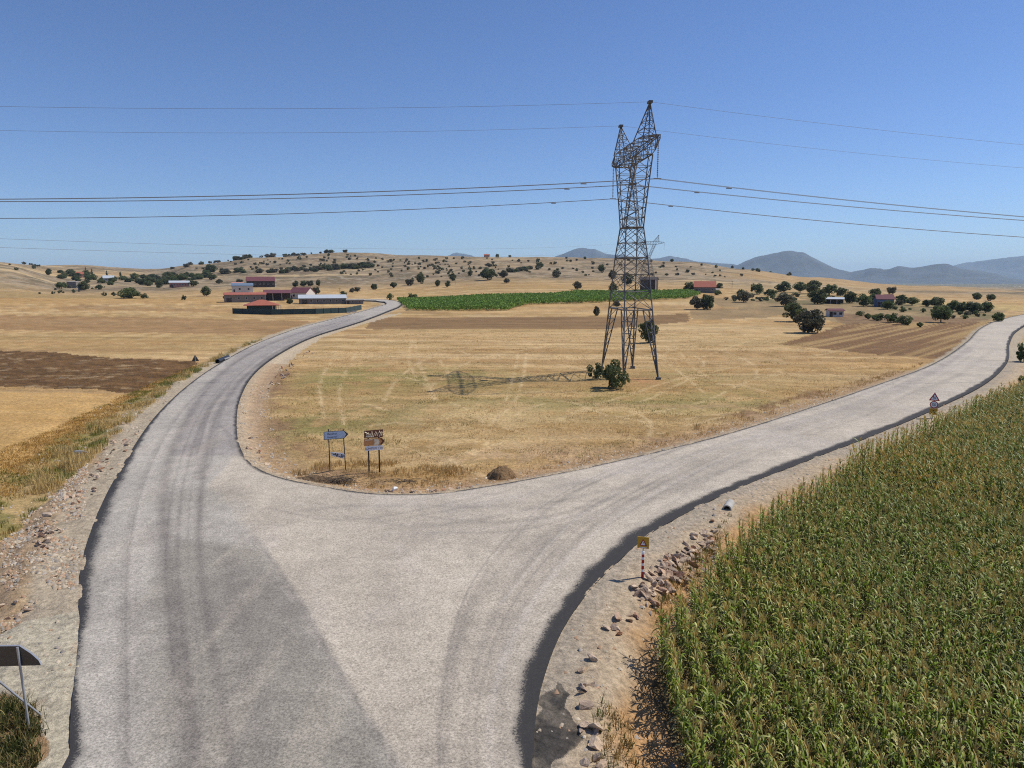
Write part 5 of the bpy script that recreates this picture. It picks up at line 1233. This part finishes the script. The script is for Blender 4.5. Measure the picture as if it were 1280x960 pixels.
def building(name, label, cat, x0, x1, ybase, h_wall, h_roof, depth, wall, roof, shape='gable', yaw=0, windows=0, door=True, win_mat=None, dist=None, open_front=False, over=.4):
    xc = (x0 + x1) / 2; p = G(xc, ybase)
    if dist: r = ray(xc, ybase); p = np.array([r[0] / r[1] * dist, dist, 0]); p[2] = float(h0(p[0], p[1]))
    dpt = p[1] * CP + (HC - p[2]) * SP; w = (x1 - x0) * dpt / F
    yaw_ = yaw - math.atan2(p[0], p[1]); o = empty(name, (p[0], p[1], p[2] - .1), yaw_, label, cat)
    W = w / 2
    if open_front:
        m = MB()
        m.box((0, depth - .1, h_wall / 2), (w, .2, h_wall)); m.build('wall', M_dark, o)
        n = max(3, int(w / 4))
        for i_ in range(n + 1):
            m = MB(); m.box((-W + w * i_ / n, .15, h_wall / 2), (.22, .22, h_wall)); m.build('pillar', wall if wall is not M_grey else M_whiteW, o)
    else:
        m = MB()
        if shape == 'gable':
            m.box((0, depth / 2, h_wall / 2), (w, depth, h_wall))
            for sx in (-1, 1):
                xx = sx * (W - .1); m.add([(xx - .1, 0, h_wall), (xx - .1, depth, h_wall), (xx - .1, depth / 2, h_wall + h_roof * .96), (xx + .1, 0, h_wall), (xx + .1, depth, h_wall), (xx + .1, depth / 2, h_wall + h_roof * .96)], [(0, 1, 2), (3, 5, 4), (0, 3, 4, 1), (1, 4, 5, 2), (2, 5, 3, 0)])
        else: m.box((0, depth / 2, h_wall / 2), (w, depth, h_wall))
        m.build('wall', wall, o)
        for i_ in range(windows):
            x = -W + w * (i_ + (.9 if door else .5)) / (windows + (.4 if door else 0)); m = MB(); m.box((x, -.03, h_wall * .58), (min(1.1, w / windows * .45), .06, min(1.2, h_wall * .38))); fr_ = m.build('window', M_whiteW if wall is not M_whiteW else M_grey, o)
            m = MB(); m.box((x, -.075, h_wall * .58), (min(.9, w / windows * .37), .03, min(1.0, h_wall * .32))); m.build('pane', M_glass, fr_)
        if door:
            m = MB(); m.box((-W + w * .12, -.03, min(2.1, h_wall * .8) / 2 + .1), (1.0 if w < 14 else 2.4, .06, min(2.1, h_wall * .8))); m.build('door', M_dark if wall is not M_dark else M_grey, o)
    t = .15; m = MB(); e = over
    if shape == 'gable':
        z0 = h_wall - e * h_roof / (depth / 2 + e) * .5; z1 = h_wall + h_roof
        for (ya, yb) in ((-e, depth / 2), (depth + e, depth / 2)):
            P = [(-W - e, ya, z0), (W + e, ya, z0), (W + e, yb, z1), (-W - e, yb, z1)]; m.add(P + [(a, b, c + t) for a, b, c in P], [(0, 1, 2, 3), (7, 6, 5, 4), (0, 4, 5, 1), (1, 5, 6, 2), (2, 6, 7, 3), (3, 7, 4, 0)])
    elif shape == 'hip':
        z1 = h_wall + h_roof; rl = max(0, W - depth / 2) ; P = [(-W - e, -e, h_wall), (W + e, -e, h_wall), (W + e, depth + e, h_wall), (-W - e, depth + e, h_wall), (-rl - .01, depth / 2, z1), (rl + .01, depth / 2, z1)]
        m.add(P, [(0, 1, 5, 4), (1, 2, 5), (2, 3, 4, 5), (3, 0, 4), (3, 2, 1, 0)]); m.box((0, depth / 2, h_wall - .08), (w + 2 * e - .02, depth + 2 * e - .02, .15))
    elif shape == 'shed':
        P = [(-W - e, -e, h_wall), (W + e, -e, h_wall), (W + e, depth + e, h_wall + h_roof), (-W - e, depth + e, h_wall + h_roof)]; m.add(P + [(a, b, c + t) for a, b, c in P], [(3, 2, 1, 0), (4, 5, 6, 7), (0, 1, 5, 4), (1, 2, 6, 5), (2, 3, 7, 6), (3, 0, 4, 7)])
    elif shape == 'arch':
        n = 10; P = []
        for sx in (-1, 1): P += [(sx * (W + e), depth / 2 - math.cos(math.pi * k / n) * (depth / 2 + e), h_wall + math.sin(math.pi * k / n) * h_roof) for k in range(n + 1)]
        m.add(P, [(k, n + 1 + k, n + 2 + k, k + 1) for k in range(n)] + [tuple(range(n + 1)), tuple(range(n + 1, 2 * n + 2))[::-1]])
    m.build('roof', roof, o); return o
# the farm on the left
bd = building('pavilion', 'small farm pavilion with a red tiled hip roof and dark teal walls', 'pavilion', 310, 345, 391, 3.0, 2.0, 9, M_teal, M_redroof, 'hip', over=1.2, windows=0, door=False)
for i_ in range(4):
    m = MB(); m.box((4.0 + i_ * 1.0, -.5, 1.5), (.22, .22, 3.0)); m.build('column', M_whiteW, bd)
building('farm_barn', 'long grey block barn with a low red roof at the left of the farm', 'barn', 282, 331, 378, 3.8, 1.0, 9, M_grey, M_redroof, 'shed', R(-2), windows=5)
building('barn', 'arched blue-grey sheet roof rising behind the grey barn', 'barn', 291, 316, 372, 4.2, 2.0, 12, M_whiteW, M_blueroof, 'arch', dist=470, windows=2)
building('open_shed', 'open farm shed with a long maroon roof and thin pillars', 'shed', 331, 363, 376, 4.0, 1.6, 9, M_grey, M_maroon, 'shed', open_front=True)
building('farmhouse', 'maroon roofed farmhouse with a white gable in the middle of the farm', 'house', 361, 384, 374, 3.6, 2.8, 10, M_whiteW, M_maroon, 'gable', R(-28), windows=3)
building('long_barn', 'long low stone barn with a pale sheet roof nearest the road', 'barn', 375, 432, 380, 2.8, 1.6, 9, M_stone, M_paleroof, 'gable', R(1), windows=7)
building('low_shed', 'low grey flat shed at the right end of the farm beside the road', 'shed', 433, 454, 380, 1.8, .2, 5, M_grey, M_grey, 'flat' if False else 'shed', windows=2)
building('farm_barn', 'dark maroon barn of the upper farm on the slope', 'barn', 310, 343, 359, 4.6, 3.2, 11, M_dark, M_maroon, 'gable', R(3), windows=6)
building('farmhouse', 'little white house with a pinkish roof left of the upper maroon barn', 'house', 291, 304, 362, 3.0, 2.2, 8, M_whiteW, M_pink, 'gable', windows=3)
building('farm_barn', 'long pinkish barn with a white roof edge below the hillside on the left', 'barn', 213, 236, 359, 3.6, 1.6, 9, M_pink, M_paleroof, 'shed', windows=7)
building('village_house', 'white roofed house among the far village trees', 'house', 130, 142, 352, 3.5, 2.5, 9, M_whiteW, M_paleroof, 'gable', windows=3)
building('village_house', 'pinkish house at the left of the far village trees', 'house', 96, 104, 347, 4.0, 2.5, 9, M_pink, M_redroof, 'gable', windows=2)
building('block_house', 'small box-shaped house, grey front and bright white side, on the left slope', 'house', 84, 95, 360, 5.0, .2, 6, M_grey, M_whiteW, 'shed', R(-25), windows=2)
building('water_tank', 'pale blue box shed right of the small grey house on the left slope', 'shed', 98, 102, 363, 2.4, .3, 3, M_blueroof, M_paleroof, 'shed', windows=1, door=False)
# behind the field
h_ = building('house', 'dark unfinished two-storey house with a white corner wall behind the pylon', 'house', 800, 820, 363, 6.6, 1.6, 9, M_dark, M_dark, 'gable', R(-8), windows=0, door=False)
for zz in (1.6, 4.6):
    for x in (-3.2, -.9, 1.6):
        m = MB(); m.box((x, -.03, zz), (1.4, .06, 1.5)); f_ = m.build('window', M_grey, h_); m = MB(); m.box((x, -.075, zz), (1.15, .03, 1.25)); m.build('pane', M_glass, f_)
m = MB(); m.box((4.6, -.3, 3.3), (.5, .8, 6.6)); m.build('corner_wall', M_whiteW, h_)
building('farm_barn', 'barn with a salmon red roof and grey wall right of the pylon', 'barn', 868, 894, 366, 3.4, 3.4, 11, M_stone, M_redroof, 'gable', R(2), windows=3)
building('shed', 'tiny white shed at the right end of the salmon roofed barn', 'shed', 894, 899, 366, 2.0, .4, 3, M_whiteW, M_whiteW, 'shed', windows=1, door=False)
building('open_shed', 'open shed with a bright white roof among the right-hand trees', 'shed', 1031, 1053, 380, 2.2, .7, 6, M_whiteW, M_paleroof, 'shed', open_front=True)
building('shed', 'small white shed with a reddish roof edge in the stubble', 'shed', 1037, 1054, 396, 2.1, .6, 4, M_whiteW, M_maroon, 'gable', R(18), windows=2)
building('house', 'blue house with a dull red roof among the garden trees', 'house', 1097, 1116, 384, 3.4, 1.8, 8, M_bluewall, M_maroon, 'gable', R(10), windows=3)
building('ridge_house', 'reddish house on the skyline of the middle hill', 'house', 605, 612, 321.5, 3.2, 1.6, 9, M_pink, M_redroof, 'gable', windows=3)
# green netting fence
fe = empty('netting_fence', (0, 0, 0), 0, 'long dark green netting fence in front of the red-roofed pavilion', 'fence'); pts_ = [G(291, 392), G(340, 393.5), G(395, 392.5), G(433, 391), G(452, 387)]
m = MB()
for a, b in zip(pts_[:-1], pts_[1:]):
    m.add([(a[0], a[1], a[2]), (b[0], b[1], b[2]), (b[0], b[1], b[2] + 2.0), (a[0], a[1], a[2] + 2.0), (a[0], a[1] + .06, a[2]), (b[0], b[1] + .06, b[2]), (b[0], b[1] + .06, b[2] + 2.0), (a[0], a[1] + .06, a[2] + 2.0)], [(0, 1, 2, 3), (7, 6, 5, 4), (3, 2, 6, 7)])
m.build('netting', M_teal, fe)
for a, b in zip(pts_[:-1], pts_[1:]):
    for k in range(4):
        c = a + (b - a) * k / 4; m = MB(); m.bar((c[0], c[1] - .08, c[2] - .2), (c[0], c[1] - .08, c[2] + 2.2), .06, 6); m.build('post', M_dark, fe)
for (px, py, w, h, c, lb) in ((443, 390.3, 5, 1.3, M_whiteW, 'white rubble slab lying beside the road at the fence end'), (436, 391.5, 4, 1.0, M_whiteW, 'smaller white slab next to the fence corner')):
    p = G(px, py); m = MB(); m.box((p[0], p[1], p[2] + .25), (w * .31, 1.0, .45), .3); tag(m.build('concrete_slab', c), lb, 'slab')
# parked car by the red-roofed barn
p = G(855, 367); s = empty('parked_car', (p[0], p[1], p[2]), R(-8), 'small white car parked left of the salmon roofed barn', 'car')
m = MB(); m.prism([(-2.1, .35), (2.1, .35), (2.1, .8), (1.3, .9), (.8, 1.4), (-1.0, 1.45), (-1.7, .95), (-2.1, .85)], -.85, .85); m.build('body', M_whiteW, s)
m = MB(); m.prism([(-1.45, .98), (1.1, .98), (.75, 1.34), (-.95, 1.38)], -.87, -.855); m.build('side_window', M_glass, s)
for x in (-1.3, 1.3):
    for y_ in (-.8, .8):
        m = MB(); m.bar((x, y_ - .1, .33), (x, y_ + .1, .33), .33, 14); m.build('wheel', M_black, s)
# utility poles
M_wood = simple('wooden_pole', (.12, .1, .08), .9)
for (px, py, hp, lb) in ((425, 370, 10, 'thin utility pole behind the right end of the pale-roofed barn'), (399, 358, 11, 'thin utility pole at the narrow tree above the farm'), (569, 356, 10, 'thin utility pole on the slope left of the largest hillside oak'), (915, 360, 9, 'thin utility pole right of the salmon roofed barn'), (1068, 378, 9, 'thin utility pole left of the blue house')):
    p = G(px, py); hh = hp * p[1] / F; s = empty('utility_pole', tuple(p), 0, lb, 'utility pole'); m = MB(); m.bar((0, 0, -.3), (0, 0, hh), .12, 6, .08); m.build('pole', M_wood, s); m = MB(); m.box((0, 0, hh - .5), (1.6, .12, .12)); m.build('crossbar', M_wood, s)

# ------------------------------------------------------------------ air, sky, sun
SE, SA = R(51), R(18)          # elevation, azimuth from +x towards +y
sd_ = Vector((math.cos(SE) * math.cos(SA), math.cos(SE) * math.sin(SA), math.sin(SE)))
hz = MB(); hz.box((0, 0, (560 - 60) / 2), (60000, 60000, 620)); ho = hz.build('haze', bpy.data.materials.new('haze')); tag(ho, kind='stuff')
hm = ho.data.materials[0]; hm.use_nodes = True; nt = hm.node_tree; nt.nodes.clear(); ou = nt.nodes.new('ShaderNodeOutputMaterial'); pv_ = nt.nodes.new('ShaderNodeVolumePrincipled')
pv_.inputs['Color'].default_value = (.58, .78, 1, 1); pv_.inputs['Density'].default_value = 5.0e-5; pv_.inputs['Anisotropy'].default_value = .1; nt.links.new(pv_.outputs[0], ou.inputs['Volume'])
w = bpy.data.worlds.new('World'); SC.world = w; w.use_nodes = True; nt = w.node_tree; bg = nt.nodes['Background']
sk = nt.nodes.new('ShaderNodeTexSky'); sk.sky_type = 'NISHITA'; sk.sun_disc = False; sk.sun_elevation = SE; sk.sun_rotation = math.pi / 2 - SA; sk.altitude = 1000; sk.air_density = 1.0; sk.dust_density = .05; sk.ozone_density = 2.2
tn = nt.nodes.new('ShaderNodeMix'); tn.data_type = 'RGBA'; tn.blend_type = 'MULTIPLY'; tn.inputs[0].default_value = 1; tn.inputs[7].default_value = (.585, .715, .96, 1); nt.links.new(sk.outputs[0], tn.inputs[6]); nt.links.new(tn.outputs[2], bg.inputs[0]); bg.inputs[1].default_value = .118
su = bpy.data.lights.new('sun', 'SUN'); su.energy = 4.3; su.angle = R(.53); su.color = (1, .95, .87); so = bpy.data.objects.new('sun', su); COL.objects.link(so); so.rotation_euler = sd_.to_track_quat('Z', 'Y').to_euler()
SC.view_settings.view_transform = 'Standard'; SC.view_settings.look = 'None'; SC.view_settings.exposure = 0; SC.view_settings.gamma = 1
SC.render.engine = 'CYCLES'; SC.cycles.max_bounces = 5; SC.cycles.diffuse_bounces = 3; SC.cycles.transmission_bounces = 2; SC.cycles.volume_bounces = 2; SC.cycles.transparent_max_bounces = 4
SC.cycles.filter_width = 1.1; SC.cycles.use_denoising = False; SC.cycles.denoiser = 'OPENIMAGEDENOISE'; SC.cycles.sample_clamp_indirect = 6
